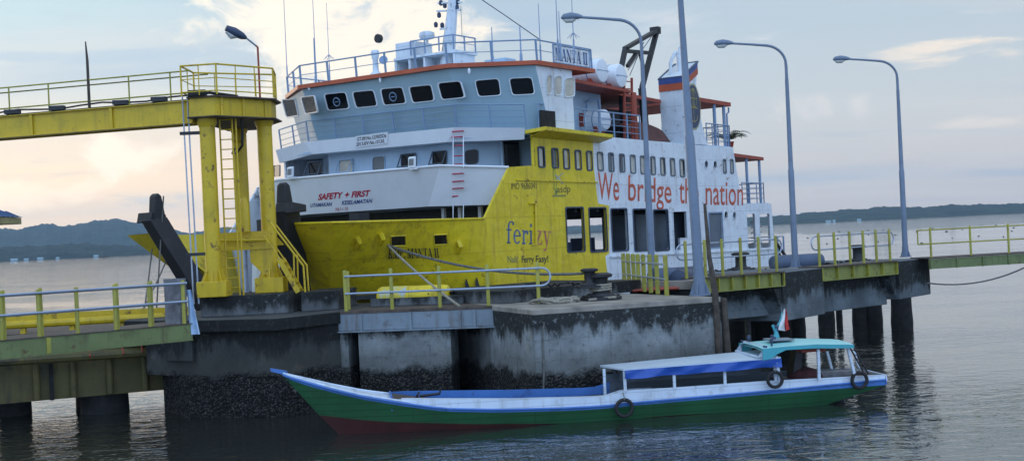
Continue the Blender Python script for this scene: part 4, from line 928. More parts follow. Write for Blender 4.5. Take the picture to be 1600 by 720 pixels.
# middle pier between abutment and block
mid = thing('concrete_pier', 'middle concrete pier wall with a pale steel edge beam and dark gaps', 'pier', (-3.2, 40.6, 0))
e0, e1 = V((-5.85, 40.75, 0)), flat(776, 477, ZD); e1.z = 0; dr_ = (e1-e0).normalized(); nr_ = V((-dr_.y, dr_.x, 0))
wp('deck_slab', slab([e0, e1, e1+nr_*4.2, e0+nr_*4.2], ZD-.09, ZD-.004), 'dark_steel', mid)
fb0 = MB().hexa([V((*(p.xy), z_)) for z_ in (ZD-.62, ZD-.095) for p in (e0+nr_*.02, e1+nr_*.02, e1+nr_*.12, e0+nr_*.12)])
eb = wp('edge_beam', fb0, 'steel_blue', mid)
for px in (562, 641, 719, 742):
    d_ = (at(px, 495, 40.3).x-e0.x)/dr_.x; p = e0+dr_*d_; wp('stiffener', MB().hexa([V((*(q.xy), z_)) for z_ in (ZD-.63, ZD-.1) for q in (p-dr_*.04-nr_*.05, p+dr_*.04-nr_*.05, p+dr_*.04+nr_*.018, p-dr_*.04+nr_*.018)]), 'steel_blue', eb)
wp('flange', MB().hexa([V((*(q.xy), z_)) for z_ in (ZD-.68, ZD-.632) for q in (e0-nr_*.06, e1-nr_*.06, e1+nr_*.2, e0+nr_*.2)]), 'steel_blue', eb)
def wall(x0, x1, zt=ZD-.7, z0_=-.8, dp=1.2, n=.10):
    a = e0+dr_*((at(x0, 540, 40.6).x-e0.x)/dr_.x)+nr_*n; b = e0+dr_*((at(x1, 540, 40.4).x-e0.x)/dr_.x)+nr_*n
    mb = MB(); nx = max(3, int((b-a).length/.14)); R = []
    for j in range(24):
        z_ = z0_+(zt-z0_)*j/23; row = []
        for k in range(nx+1):
            q = a+(b-a)*(k/nx); rg = max(0, min(1, (1.25-z_)*3)); e = 0 if k in (0, nx) else rg*(.09*mnoise.fractal(q*3+V((0, 0, z_*3)), 1, 2, 4)+.04)
            row.append(V((q.x, q.y, z_))-nr_*e)
        R.append(row)
    mb.sheet(R)
    for p in (a, b): mb.poly(V((*p.xy, z0_)), V((*(p+nr_*dp).xy, z0_)), V((*(p+nr_*dp).xy, zt)), V((*p.xy, zt)))
    mb.poly(V((*(a+nr_*dp).xy, z0_)), V((*(b+nr_*dp).xy, z0_)), V((*(b+nr_*dp).xy, zt)), V((*(a+nr_*dp).xy, zt)))
    return wp('wall_panel', mb, 'concrete', mid, smooth_deg=60)
wall(559, 704); wall(524, 541, dp=2.5); wall(767, 776, dp=2.0)
wp('rear_wall', slab([e0+nr_*3.0, e1+nr_*3.0, e1+nr_*3.4, e0+nr_*3.4], -.8, ZD-.1), 'pile', mid)  # coloured near-black to paint the shade inside the enclosed gaps
# the mooring block
block = thing('concrete_block', 'big weathered concrete mooring block with pale blue grey face and shell covered foot', 'block', (3.4, 38, 0))
b0, b1, b2 = flat(776, 478, ZD), flat(832, 484, ZD), flat(1126, 463.5, ZD); bd = (b2-b1).normalized(); bn = V((-bd.y, bd.x, 0))
foot = [b0, b1, b2, b2+bn*10.5-bd*1.2, b1+bn*10.5-bd*1.0, b0+bn*6.5]
wp('top_slab', slab(foot, ZD-.16, ZD-.002), 'deck', block, bevel=.02)
bw = MB()
for a, b in ((b0, b1), (b1, b2), (b2, b2+bn*10.5-bd*1.2), (b1+bn*10.5-bd, b0+bn*6.5), (b0+bn*6.5, b0), (b2+bn*10.5-bd*1.2, b1+bn*10.5-bd)):
    nrm = (b-a).cross(ZUP).normalized(); n_ = max(2, int((b-a).length/.15)); R = []
    for j in range(26):
        z_ = -.8+(ZD-.165+.8)*j/25; row = []
        for k in range(n_+1):
            q = a+(b-a)*(k/n_); rg = max(0, min(1, (1.15-z_)*3)); e = -.015 if k in (0, n_) else rg*(.08*mnoise.fractal(q*3+V((0, 0, z_*3)), 1, 2, 4)+.03)+.012*mnoise.noise(q*1.5+V((0, 0, z_)))-.02
            row.append(V((q.x, q.y, z_))+nrm*e)
        R.append(row)
    bw.sheet(R)
wp('wall', bw, 'concrete', block, smooth_deg=50)
# kerbs on the block
def kerb(a, b, wd, h, label):
    a, b = V((a.x, a.y, ZD)), V((b.x, b.y, ZD)); d = (b-a).normalized(); n_ = V((-d.y, d.x, 0))
    return tag(make('concrete_kerb', slab([V(), b-a, b-a+n_*wd, n_*wd], 0, h), M['plinth'], base=a, bevel=.02, local=True), label, 'kerb')
kerb(flat(790, 474.5, ZD), flat(935, 461.0, ZD)+V((1.6, 1.4, 0)), 4.6, .40, 'dark stained raised concrete kerb behind the front bollard on the block')
kerb(e0+dr_*.75+nr_*1.9, e0+dr_*3.9+nr_*1.9, .8, .27, 'long low concrete kerb behind the middle pier rail below the yellow fender')
# right-hand pier: caps on piles, joined by two walkways
rp0, rp1 = flat(1101, 435, ZR), flat(1450, 402.5, ZR)
R0, R1, R2, R3, R4 = flat(1128, 433, ZR), flat(1224, 425.5, ZR), flat(1283, 418.5, ZR), flat(1402, 408, ZR), flat(1452, 402.5, ZR)
pn = V((-.83, .56, 0)); pd = V((.56, .83, 0))
rpier = thing('piled_pier', 'stained concrete pier on dark piles running out to the right beyond the mooring block', 'pier', (R2.x, R2.y, 0))
def cap(a, b, dep, z0_, chA=None, nm='pier_cap'):
    n_ = V((-.80, .60, 0)); pts = [a, b, b+n_*dep, a+n_*dep]
    return wp(nm, slab(pts, z0_, ZR-.002), 'concrete_high', rpier, bevel=.03)
cap(R1+V((-.05, 0, 0)), R2+V((.1, .05, 0)), 5.5, ZR-1.75)
cap(R3+V((.05, 0, 0)), R4, 5.5, ZR-1.55)
def beamr(a, b, z0_, z1_, off, dep):     # set-back beam under a walkway
    n_ = V((-.80, .60, 0)); return wp('cross_beam', slab([a+n_*off, b+n_*off, b+n_*(off+dep), a+n_*(off+dep)], z0_, z1_), 'concrete_high', rpier, bevel=.03)
beamr(R2, R3, ZR-1.75, ZR-.5, .5, 2.8); beamr(R0+V((-.3, .2, 0)), R1, ZR-1.55, ZR-.45, .6, 2.8)
for a, b, sgn in ((R3, R4, -1), (R1, R2, -1)):     # haunches
    d = (b-a).normalized(); p = a; wp('haunch', MB().prism([V((*(p+pn*.1).xy, ZR-.55)), V((*(p+pn*.1).xy, ZR-1.5)), V((*(p-d*.6+pn*.1).xy, ZR-.55))], pn*2.0), 'concrete_high', rpier)
wp('deck_slab', slab([R0+pn*.05, R2+pn*.05, R4+pn*.05, R4+pn*6, R0+pn*6], ZR-.40, ZR-.10), 'deck', rpier)
def pile(p, r=.5):
    prof = [(r*1.0, -1.5), (r*1.06, 0), (r*1.1, .35), (r*1.02, .9), (r, 1.4), (r, ZR-1.0)]
    return wp('pile', MB().lathe(V((p.x, p.y, 0)), prof, 16), 'pile', rpier)
for px, py, r in ((1410, 515, .46), (1367, 512, .36), (1344, 513, .33), (1292, 512, .38), (1312, 508, .15), (1247, 525, .34), (1222, 530, .4), (1196, 535, .36), (1172, 535, .4), (1150, 540, .45), (1140, 530, .5)): pile(on(px, py, 0), r)
for px, py, r in ((1170, 538, .12), (1213, 530, .1)): wp('broken_pile', MB().lathe(on(px, py+6, 0), [(r, -1), (r*1.1, .6), (r, 1.9)], 8), 'plinth', rpier)
# -- walkways with railings on the right pier
def post_rail(root, tops, mat, r=.055, n=8):
    for b, h in tops:
        wp('post', MB().lathe(V(b), [(r, 0), (r, h-.03), (r*.7, h), (0, h+.005)], n), mat, root)
def rails(root, pts, fr, loopA=0, loopB=0, mat='pipe', r=.028, side=V((0, 0, 0)), h=1.25):
    pts = [V(p)+side for p in pts]
    if not (loopA or loopB):
        for f in fr: wp('rail', MB().tube([p+V((0, 0, h*f)) for p in pts], r, 7), mat, root)
        return
    hi, lo = [p+V((0, 0, h*fr[0])) for p in pts], [p+V((0, 0, h*fr[1])) for p in pts]
    def loop(p, q, d):       # a half round end between upper and lower rail
        c_ = (p+q)/2; ra = (p.z-q.z)/2; return [c_+d*ra*math.sin(t*math.pi/8)*loopW+V((0, 0, ra*math.cos(t*math.pi/8))) for t in range(1, 8)]
    loopW = 1.0; path = list(hi)
    if loopB: path += loop(hi[-1], lo[-1], (pts[-1]-pts[-2]).normalized())
    path += lo[::-1]
    if loopA: path += loop(hi[0], lo[0], (pts[0]-pts[1]).normalized())[::-1]
    wp('rail', MB().tube(path, r, 7, closed=bool(loopA and loopB)), mat, root)
def walkway(label, a, b, zt, hb, n_rib, pxs, mirror_end, rail_mat='pipe', h=1.28, loops=(1, 1)):
    d = (b-a).normalized(); n_ = V((-d.y, d.x, 0)); root = thing('walkway', label, 'walkway', a)
    w_ = 1.1
    wp('deck_plate', MB().prism([a-n_*.08, b-n_*.08, b+n_*w_, a+n_*w_], (0, 0, .05)), 'dark_steel', root)
    bm_ = wp('edge_beam', MB().prism([V((*p.xy, zt-hb)) for p in (a+n_*.08, b+n_*.08, b+n_*.12, a+n_*.12)], (0, 0, hb-.004)), 'green_web', root)
    wp('flange', MB().prism([V((*p.xy, zt-hb-.03)) for p in (a-n_*.06, b-n_*.06, b+n_*.2, a+n_*.2)], (0, 0, .028)), 'green_web', root)
    for i in range(n_rib+1):
        p = a+(b-a)*(i/n_rib); wp('rib', MB().prism([V((*q.xy, zt-hb+.002)) for q in (p-d*.02-n_*.05, p+d*.02-n_*.05, p+d*.02+n_*.078, p-d*.02+n_*.078)], (0, 0, hb-.008)), 'olive', root)
    ps = []
    for px, py in pxs:
        r_ = ray(px, py); # where the sight line crosses the walkway's edge line
        k = (a.x*d.y-a.y*d.x)/(r_.x*d.y-r_.y*d.x); ps.append(V((r_.x*k, r_.y*k, zt+.05)))
    post_rail(root, [(p, h) for p in ps], 'olive')
    rails(root, [ps[0]-d*.12]+ps+[ps[-1]+d*.12], (.9, .5), *loops, mat=rail_mat, h=h, side=n_*.06)
    return root
Ra, Rb = flat(1101, 435.5, ZR), flat(1224, 425.5, ZR)
walkway('green steel walkway with yellow posts and blue grey rails next to the mooring block', Ra, Rb, ZR, .46, 6, [(1073, 436), (1103, 435), (1130, 434), (1159, 431), (1187, 427), (1214, 425)], 0)
walkway('green steel walkway with six posts between the two far concrete caps', flat(1284, 418.5, ZR), flat(1401, 408.5, ZR), ZR, .48, 5, [(1281, 417), (1305, 414), (1329, 411), (1350, 409), (1370, 407), (1391, 405)], 0)
# footbridge leaving to the right
f0, f1 = flat(1452, 404.5, ZR), flat(1600, 396.0, ZR); fd = (f1-f0).normalized(); f1 = f0+fd*14
foot_b = thing('footbridge', 'narrow green steel footbridge leading off to the right edge', 'footbridge', f0); fn_ = V((-fd.y, fd.x, 0))
wp('edge_beam', MB().prism([V((*p.xy, ZR-.42)) for p in (f0, f1, f1+fn_*.06, f0+fn_*.06)], (0, 0, .41)), 'green_beam', foot_b)
wp('deck_plate', MB().prism([f0-fn_*.05, f1-fn_*.05, f1+fn_*1.4, f0+fn_*1.4], (0, 0, .05)), 'dark_steel', foot_b)
for i in range(12): p = f0+fd*(.05+i*1.25); wp('rib', MB().prism([V((*q.xy, ZR-.43)) for q in (p-fd*.025-fn_*.05, p+fd*.025-fn_*.05, p+fd*.025-fn_*.002, p-fd*.025-fn_*.002)], (0, 0, .42)), 'green_beam', foot_b)
fps = [f0+fd*(t) for t in (.1, 2.0, 3.85, 5.7, 7.6, 9.5, 11.4)]
post_rail(foot_b, [(V((*p.xy, ZR+.05)), 1.25) for p in fps], 'olive', .05)
rails(foot_b, [V((*(f0-fd*.5).xy, ZR+.05))]+[V((*p.xy, ZR+.05)) for p in fps], (.92, .46), mat='olive', r=.03)
wp('end_upright', MB().tube([V((*(f0-fd*.5).xy, ZR+.05+1.25*t)) for t in (.46, .92)], .03, 6), 'olive', foot_b)
a, b = at(1449, 442, 52), at(1640, 396, 55)
solo('mooring_rope', MB().tube([a*(1-t)+b*t-V((0, 0, .9*4*t*(1-t)*.55)) for t in [i/14 for i in range(15)]], .035, 6), 'rope_dark', 'dark rope sagging under the footbridge at the right edge', 'rope', (0, 0, 0))
# -- picket rail on the block: eight upright posts
pk = thing('picket_rail', 'short rail of eight tall yellow green pickets at the back right of the mooring block', 'railing', flat(1011, 457, ZD))
pb = [flat(px, py, ZD) for px, py in ((976, 450), (985, 451), (994, 453), (1002, 455), (1011, 457), (1021, 459.5), (1031, 460.5), (1042, 461.5))]
kk = [pb[0]+(pb[-1]-pb[0])*t for t in (0, .13, .26, .38, .51, .66, .81, 1)]
kk = [V((p.x, p.y, ZD)) for p in kk]
post_rail(pk, [(p, 1.30) for p in kk], 'olive', .075, 10); rails(pk, kk, (.80, .42), mat='pipe', r=.03, side=V((-.05, -.06, 0)))
# -- rail along the middle pier
mr = thing('railing', 'yellow posted pipe rail with a rounded end along the middle pier', 'railing', e0)
mb_ = [V((*(e0+dr_*((at(px, 470, 40.3).x-e0.x)/dr_.x)+nr_*.06).xy, ZD)) for px in (537, 611, 687, 763)]+[flat(842, 473.5, ZD)]
post_rail(mr, [(p, 1.30) for p in mb_], 'olive', .06); rails(mr, mb_+[mb_[-1]+(mb_[-1]-mb_[-2]).normalized()*.12], (.88, .44), 0, 1, mat='pipe', r=.034, side=V((0, -.07, 0)))
pq = V((*(e0+dr_*.35+nr_*.75).xy, ZD)); post_rail(mr, [(pq, 1.25)], 'olive', .06); rails(mr, [mb_[0], pq], (.86, .45), mat='pipe')
# ---------------------------------------------------------------- left ramp
L0, L1 = flat(-260, 556, ZD), flat(300, 505, ZD); Ls = flat(0, 532, ZD); ld = (L1-Ls).normalized(); ln = V((-ld.y, ld.x, 0)); L0 = L1-ld*13
ramp = thing('access_ramp', 'green edged access ramp with yellow posts and double blue grey rails at the left', 'ramp', Ls)
wp('edge_beam', MB().prism([V((*p.xy, ZD-.47)) for p in (L0, L1, L1+ln*.08, L0+ln*.08)], (0, 0, .45)), 'green_beam', ramp)
wp('flange', MB().prism([V((*p.xy, ZD-.5)) for p in (L0-ln*.05, L1-ln*.05, L1+ln*.2, L0+ln*.2)], (0, 0, .028)), 'green_beam', ramp)
p = L1-ld*4.35; wp('splice_plate', MB().prism([V((*q.xy, ZD-.46)) for q in (p-ld*.06-ln*.02, p+ld*.06-ln*.02, p+ld*.06, p-ld*.06)], (0, 0, .43)), 'olive', ramp)
wp('deck_plate', MB().prism([V((*p.xy, ZD-.018)) for p in (L0-ln*.03, L1-ln*.03, L1+ln*1.7, L0+ln*1.7)], (0, 0, .03)), 'dark_steel', ramp)
lps = []
for px in (-62, 4, 63, 123, 183, 237, 290):
    r_ = ray(px, 520); k = (Ls.x*ld.y-Ls.y*ld.x)/(r_.x*ld.y-r_.y*ld.x); lps.append(V((r_.x*k, r_.y*k, ZD+.012)))
for i, p in enumerate(lps):
    post_rail(ramp, [(p+ln*.05, 1.28)], 'olive', .06)
    if i in (1, 2, 4, 5): post_rail(ramp, [(p+ln*.14+ld*.1, 1.32)], 'olive', .06)
for sd in (V((0, 0, .03)), ln*.12+V((0, 0, -.0))+ln*.06): rails(ramp, [L0+V((0, 0, .0))]+lps+[lps[-1]+ld*.1], (.93, .5), mat='pipe', r=.034, side=sd-ln*.02)
# yellow barrier pipe and box of the vehicle bridge behind, and the pontoon girders below
veh = thing('link_bridge', 'yellow steel vehicle bridge with a pipe guard and stained girders behind the left ramp', 'bridge', (-12, 41.5, 0))
v0, v1 = V((-24.5, 37.2, 0)), V((-9.9, 43.4, 0)); vd = (v1-v0).normalized(); vn = V((-vd.y, vd.x, 0))
def onv(px, py, off=0.0):
    q = v0+vn*off; r_ = ray(px, py); k = (q.x*vd.y-q.y*vd.x)/(r_.x*vd.y-r_.y*vd.x); return V((0, 0, H))+r_*k
ga, gb = onv(0, 506), onv(296, 492)
wp('guard_pipe', MB().tube([ga-vd*5, gb], .13, 10), 'gantry', veh)
wp('guard_beam', MB().bar(onv(0, 497, .5)-vd*5, onv(296, 485, .5), .10, .3), 'gantry', veh)
for px in (36, 113, 190, 255): a = onv(px, 503, .1); wp('guard_post', MB().bar(a-V((0, 0, .55)), a+V((0, 0, .08)), .16), 'gantry', veh)
wp('roadway', MB().prism([V((*p.xy, 2.62)) for p in (v0-vn*.1, v1-vn*.1, v1+vn*4.6, v0+vn*4.6)], (0, 0, .16)), 'dark_steel', veh)
pa, pb2 = onv(-60, 566, -.7), onv(270, 547, -.7)
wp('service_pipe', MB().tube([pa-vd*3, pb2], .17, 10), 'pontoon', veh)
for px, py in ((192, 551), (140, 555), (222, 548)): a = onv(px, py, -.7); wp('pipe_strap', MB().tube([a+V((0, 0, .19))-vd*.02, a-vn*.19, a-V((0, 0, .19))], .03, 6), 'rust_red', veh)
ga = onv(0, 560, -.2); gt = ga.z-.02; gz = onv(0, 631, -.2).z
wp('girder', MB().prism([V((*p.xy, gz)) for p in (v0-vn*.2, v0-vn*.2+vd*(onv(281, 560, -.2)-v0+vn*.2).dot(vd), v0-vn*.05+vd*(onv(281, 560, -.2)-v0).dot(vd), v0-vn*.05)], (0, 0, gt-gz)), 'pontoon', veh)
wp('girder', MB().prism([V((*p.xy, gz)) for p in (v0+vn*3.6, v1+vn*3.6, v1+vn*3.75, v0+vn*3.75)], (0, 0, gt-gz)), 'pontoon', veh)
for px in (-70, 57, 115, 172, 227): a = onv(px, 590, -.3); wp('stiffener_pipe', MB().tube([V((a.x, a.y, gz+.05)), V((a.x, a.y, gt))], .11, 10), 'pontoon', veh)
a = onv(80, 590, -.3); wp('stiffener', MB().bar((a.x, a.y, gz), (a.x, a.y, gt), .22, .12, up=vd), 'pile', veh)
for px, py, w_ in ((2, 655, .5), (146, 650, .75), (120, 640, .4)): a = on(px, py, 0); wp('pile', MB().lathe(V((a.x, a.y+1.2, 0)), [(w_, -1.5), (w_*1.05, 0), (w_, 1.0), (w_, gz+.4)], 14), 'pile', veh)
# ---------------------------------------------------------------- gantry
gan = thing('gantry', 'tall yellow steel hoist gantry with round columns, box head and railed platform', 'gantry', (-8.7, 41.2, ZD+.65))
zc = ZD+.645
def column(px0, py0, px1, py1, d, r, zb_=zc, foot=True):
    b = at(px1, py1, d); t = at(px0, py0, d); b.z = zb_; t.x = b.x+(t.x-b.x)*0
    c_ = wp('column', MB().tube([V((b.x, d, zb_)), V((b.x, d, t.z))], r, 20), 'gantry', gan)
    if foot:
        wp('foot_block', MB().box((b.x-.47, d-.45, zb_), (b.x+.47, d+.45, zb_+.5)), 'gantry', c_, bevel=.02)
        for k in range(8): a = k*math.pi/4; q = V((b.x+math.cos(a)*r*1.0, d+math.sin(a)*r*1.0, zb_+.5)); o_ = V((math.cos(a)*.16, math.sin(a)*.16, 0)); wp('gusset', MB().prism([q, q+o_, q+V((0, 0, .38))], V((-math.sin(a)*.03, math.cos(a)*.03, 0))), 'gantry', c_)
    wp('head_collar', MB().lathe(V((b.x, d, t.z-.32)), [(r*1.03, 0), (r*1.25, .12), (r*1.25, .3)], 20), 'gantry', c_)
    return V((b.x, d, t.z))
k1 = column(329, 183, 336, 465, 41.0, .25); k2 = column(416, 183, 425, 458, 42.6, .25, zc)
k3 = column(374, 195, 381, 366, 45.2, .25, at(381, 366, 45.2).z, False)
wp('piston_rod', MB().tube([V((k3.x, 45.2, ZD)), V((k3.x, 45.2, at(381, 360, 45.2).z))], .09, 10), 'pipe', gan)
ht = at(330, 155, 41).z; hb = k1.z-.01
head = wp('head_beam', MB().prism([V((k1.x-.42, 40.6, hb)), V((k1.x+.4, 40.45, hb)), V((k2.x+.33, 42.2, hb)), V((k2.x+.33, 43.1, hb)), V((k3.x+.4, 45.6, hb)), V((k3.x-.4, 45.6, hb)), V((k1.x-.42, 41.6, hb))], (0, 0, ht-hb)), 'gantry', gan)
wp('head_flange', MB().prism([V((k1.x-.5, 40.5, ht)), V((k1.x+.45, 40.3, ht)), V((k2.x+.5, 42.0, ht)), V((k2.x+.5, 43.2, ht)), V((k3.x+.5, 45.8, ht)), V((k3.x-.5, 45.8, ht)), V((k1.x-.5, 41.7, ht))], (0, 0, .05)), 'dark_steel', head)
wp('head_flange', MB().prism([V((k1.x-.5, 40.5, hb-.04)), V((k1.x+.45, 40.3, hb-.04)), V((k2.x+.5, 42.0, hb-.04)), V((k2.x+.5, 43.2, hb-.04)), V((k3.x+.5, 45.8, hb-.04)), V((k3.x-.5, 45.8, hb-.04)), V((k1.x-.5, 41.7, hb-.04))], (0, 0, .035)), 'dark_steel', head)
for t in (.12, .5, .9): q = V((k1.x+.4, 40.45, hb))*(1-t)+V((k2.x+.33, 42.2, hb))*t; wp('rib', MB().bar(q+V((.02, -.04, 0)), q+V((.02, -.04, ht-hb)), .08, .05), 'gantry', head)
# lower cross beam with haunches
lz0, lz1 = at(345, 392, 42.5).z, at(345, 364, 42.5).z
lc = wp('cross_beam', MB().box((k1.x-.6, 42.3, lz0), (k2.x+.1, 42.7, lz1)), 'gantry', gan)
wp('cross_beam', MB().box((k1.x+.1, 44.9, lz0+.1), (k2.x+.1, 45.4, lz1)), 'gantry', gan)
wp('haunch', MB().prism([V((k2.x-.62, 42.35, lz0-.002)), V((k2.x-.62, 42.35, lz0-.4)), V((k2.x-.2, 42.35, lz0-.85)), V((k2.x+.1, 42.35, lz0-.85)), V((k2.x+.1, 42.35, lz0-.002))], (0, .3, 0)), 'gantry', lc)
wp('haunch', MB().prism([V((k1.x-.62, 42.35, lz0-.002)), V((k1.x-.62, 42.35, lz0-.6)), V((k1.x-.1, 42.35, lz0-1.1)), V((k1.x+.1, 42.35, lz0-1.1)), V((k1.x+.1, 42.35, lz0-.002))], (0, .3, 0)), 'gantry', lc)
wp('guide_drum', MB().lathe(V((k1.x+.85, 42.1, lz1)), [(.16, 0), (.16, .9), (.1, 1.1), (0, 1.15)], 12), 'gantry', gan)
wp('cross_rail', MB().tube([V((k1.x, 42.1, lz1-.25)), V((k2.x, 42.1, lz1-.3))], .05, 6), 'gantry', gan)
# ladder
lb0, lt0 = at(360, 462, 41.6), at(344, 192, 41.6); lx = k1.x+.42
ldm = MB()
for dx in (.0, .40, .52): ldm.tube([V((lx+dx-.08, 41.3, zc)), V((lx+dx-.08, 41.3, hb))], .03, 6)
for i in range(18): z_ = zc+.25+i*(hb-zc)/18; ldm.tube([V((lx-.08, 41.3, z_)), V((lx+.32, 41.3, z_))], .018, 5)
for t in (.3, .52, .78, .97): z_ = zc+(hb-zc)*t; ldm.tube([V((k1.x, 41.2, z_)), V((k3.x-.2, 41.45, z_+.02))], .035, 6)
wp('ladder', ldm, 'gantry', gan)
# hoist cables with black brackets
cbm = MB()
for px, dx in ((296, 0), (303, .16)): a = at(px, 150, 40.9); cbm.tube([V((k1.x-.72+dx, 40.9, ht+.1)), V((k1.x-.66+dx, 40.9, zc-.2))], .026, 5)
wp('hoist_cable', cbm, 'pipe', gan)
for py in (207, 396): z_ = at(330, py, 41).z; wp('cable_bracket', MB().bar((k1.x-.85, 40.9, z_), (k1.x-.2, 40.95, z_), .12, .1), 'black', gan)
# hanging hydraulic hose
wp('hose', MB().tube([V((k2.x-.9, 41.5, ht+.05)), V((k2.x-.55, 41.4, ht-.1)), V((k2.x-.5, 41.5, hb-.3)), V((k2.x-.55, 41.6, hb-.9)), V((k2.x-.8, 41.9, hb-1.1)), V((k3.x+.1, 43.5, hb-1.0)), V((k3.x-.1, 44.8, hb-.75))], .045, 7), 'rubber', gan)
wp('hose', MB().tube([V((k1.x-.4, 40.4, ht+.07)), V((k1.x+.3, 40.3, ht+.12)), V((k2.x-.6, 41.4, ht+.1))], .05, 6), 'rubber', gan)
wp('swivel', MB().lathe(V((k3.x, 45.0, hb-.55)), [(.1, 0), (.24, .1), (.24, .3), (.14, .5)], 12), 'gantry', gan)
# platform rails
pz = ht+.055; prm = MB()
ring = [V((k1.x-.6, 40.35, pz)), V((k1.x+.55, 40.2, pz)), V((k2.x+.5, 41.85, pz)), V((k2.x+.3, 43.4, pz)), V((k1.x-.6, 42.0, pz))]
for a, b in zip(ring, ring[1:]+ring[:1]):
    n_ = max(1, round((b-a).length/.75)); prm.tube([a+V((0, 0, .95)), b+V((0, 0, .95))], .03, 6); prm.tube([a+V((0, 0, .12)), b+V((0, 0, .12))], .02, 5); prm.tube([a+V((0, 0, .52)), b+V((0, 0, .52))], .016, 5)
    for i in range(n_): q = a+(b-a)*i/n_; prm.tube([q, q+V((0, 0, .95))], .03 if i == 0 else .018, 6)
wp('platform_rail', prm, 'gantry', gan)
wp('junction_box', MB().box((k1.x-.45, 40.5, pz), (k1.x+.1, 40.8, pz+.2)), 'black', gan)
# stair on the right of the gantry
stt = thing('steel_stair', 'steep yellow steel stair with handrails at the foot of the right gantry column', 'stair', (-7.2, 42.4, ZD+.6))
sa, sb = at(436, 405, 42.0), at(466, 457, 42.0); sb.z = ZD+.62
for dy in (0, .7):
    o_ = V((0, dy, 0)); wp('stringer', MB().bar(sa+o_, sb+o_, .05, .16), 'gantry', stt)
    wp('handrail', MB().tube([at(414, 337, 42)+o_, at(474, 415, 42)+o_, V((at(477, 455, 42).x, 42, ZD+.62))+o_], .035, 6).tube([at(412, 368, 42)+o_, at(440, 408, 42)+o_], .03, 6).tube([at(459, 396, 42)+o_, at(460, 440, 42)+o_], .03, 6), 'gantry', stt)
for i in range(5): q = sa+(sb-sa)*(i+.5)/5; wp('tread', MB().box((q.x-.1, 42.0, q.z-.02), (q.x+.1, 42.7, q.z+.02)), 'gantry', stt)
# elevated walkway running off to the left from the gantry
w1 = V((k1.x-.43, 40.9, 0)); wl = at(0, 200, 43.0); w0 = w1+(V((wl.x, 43.0, 0))-w1)*2.7; wd_ = (w1-w0).normalized(); wn = V((-wd_.y, wd_.x, 0))
ele = thing('elevated_walkway', 'long yellow girder walkway with a thin handrail running left from the gantry head', 'walkway', (w0.x, w0.y, 0))
bt, bb = ht-.05, ht-.72
wp('girder', MB().prism([V((*p.xy, bb)) for p in (w0, w1, w1+wn*.12, w0+wn*.12)], (0, 0, bt-bb)), 'gantry', ele)
for z_ in (bb-.03, bt+.003): wp('flange', MB().prism([V((*p.xy, z_)) for p in (w0-wn*.1, w1-wn*.1, w1+wn*.22, w0+wn*.22)], (0, 0, .027)), 'gantry', ele)
wp('girder', MB().prism([V((*p.xy, bb)) for p in (w0+wn*1.0, w1+wn*1.0, w1+wn*1.12, w0+wn*1.12)], (0, 0, bt-bb)), 'gantry', ele)
wp('deck_plate', MB().prism([V((*p.xy, bt+.035)) for p in (w0, w1, w1+wn*1.1, w0+wn*1.1)], (0, 0, .04)), 'dark_steel', ele)
def onw(px, py, off=0.0):
    q = w1+wn*off; r_ = ray(px, py); k = (q.x*wd_.y-q.y*wd_.x)/(r_.x*wd_.y-r_.y*wd_.x); return V((0, 0, H))+r_*k
for px in (50, 175, 300): q = onw(px, 190); wp('web_stiffener', MB().bar(V((q.x, q.y, bb))-wn*.05, V((q.x, q.y, bt))-wn*.05, .1, .05), 'gantry', ele)
for px in (20, 90, 190, 250): q = onw(px, 180); wp('cable_clip', MB().box((q.x-.25, q.y-.12, bt+.08), (q.x+.25, q.y+.1, bt+.22)), 'black', ele)
for t in (.03, .12): q = w0+(w1-w0)*t+wn*.55; wp('support_column', MB().lathe(V((q.x, q.y, -1)), [(.32, 0), (.32, bb+.97)], 16), 'gantry', ele)
hr = MB(); pxs = [-350, -275, -200, -130, -60, 14, 76, 138, 202, 267]; tz = onw(76, 131).z
for px in pxs: q = onw(px, 150); hr.tube([V((q.x, q.y, bt)), V((q.x, q.y, tz))], .026, 6)
for z_ in (tz, bt+.28): hr.tube([V((w0.x, w0.y, z_)), V((w1.x, w1.y, z_))], .026, 6)
for px in (0, 0): hr.tube([V((w0.x, w0.y, tz))+wn*1.1, V((w1.x, w1.y, tz))+wn*1.1], .024, 6)
wp('handrail', hr, 'olive', ele)
q = onw(138, 130); wp('antenna', MB().tube([V((q.x, q.y, tz-.9)), V((q.x, q.y, onw(138, 95).z)), V((q.x-.03, q.y, onw(138, 65).z))], [.05, .045, .02], 6), 'wood', ele)
wp('cable', MB().tube([V((*(w0+(w1-w0)*t).xy, bt+.16+.05*math.sin(t*40))) for t in [i/24 for i in range(25)]], .03, 5), 'rubber', ele)
# hut roof at the left edge
hu = at(35, 340, 45); hut = thing('gatehouse', 'small hut with a blue metal roof cut off by the left edge', 'hut', (hu.x-2.4, 46, ZD))
hx, hy, hz_ = at(36, 340, 48.4).x, 44.0, hu.z
ap = V((hx-2.4, hy+2.2, hz_+1.25)); cor = [V((hx, hy, hz_+.12)), V((hx, hy+4.4, hz_+.12)), V((hx-4.8, hy+4.4, hz_+.12)), V((hx-4.8, hy, hz_+.12))]
rf = MB()
for i in range(4): rf.poly(cor[i], cor[(i+1) % 4], ap)
wp('roof', rf, 'roof_sheet', hut, smooth_deg=5)
for i in range(4):
    a, b = cor[i], cor[(i+1) % 4]
    for t in [k/10 for k in range(1, 10)]: q = a+(b-a)*t; wp('roof_rib', MB().tube([q+V((0, 0, .02)), ap+(q-ap)*(1-min(1, 2*min(t, 1-t)))+V((0, 0, .02)) if 0 else q+((a+b)/2-q)*0+(ap-(a+b)/2)*min(t, 1-t)*2+V((0, 0, .02))], .02, 4), 'roof_sheet', hut)
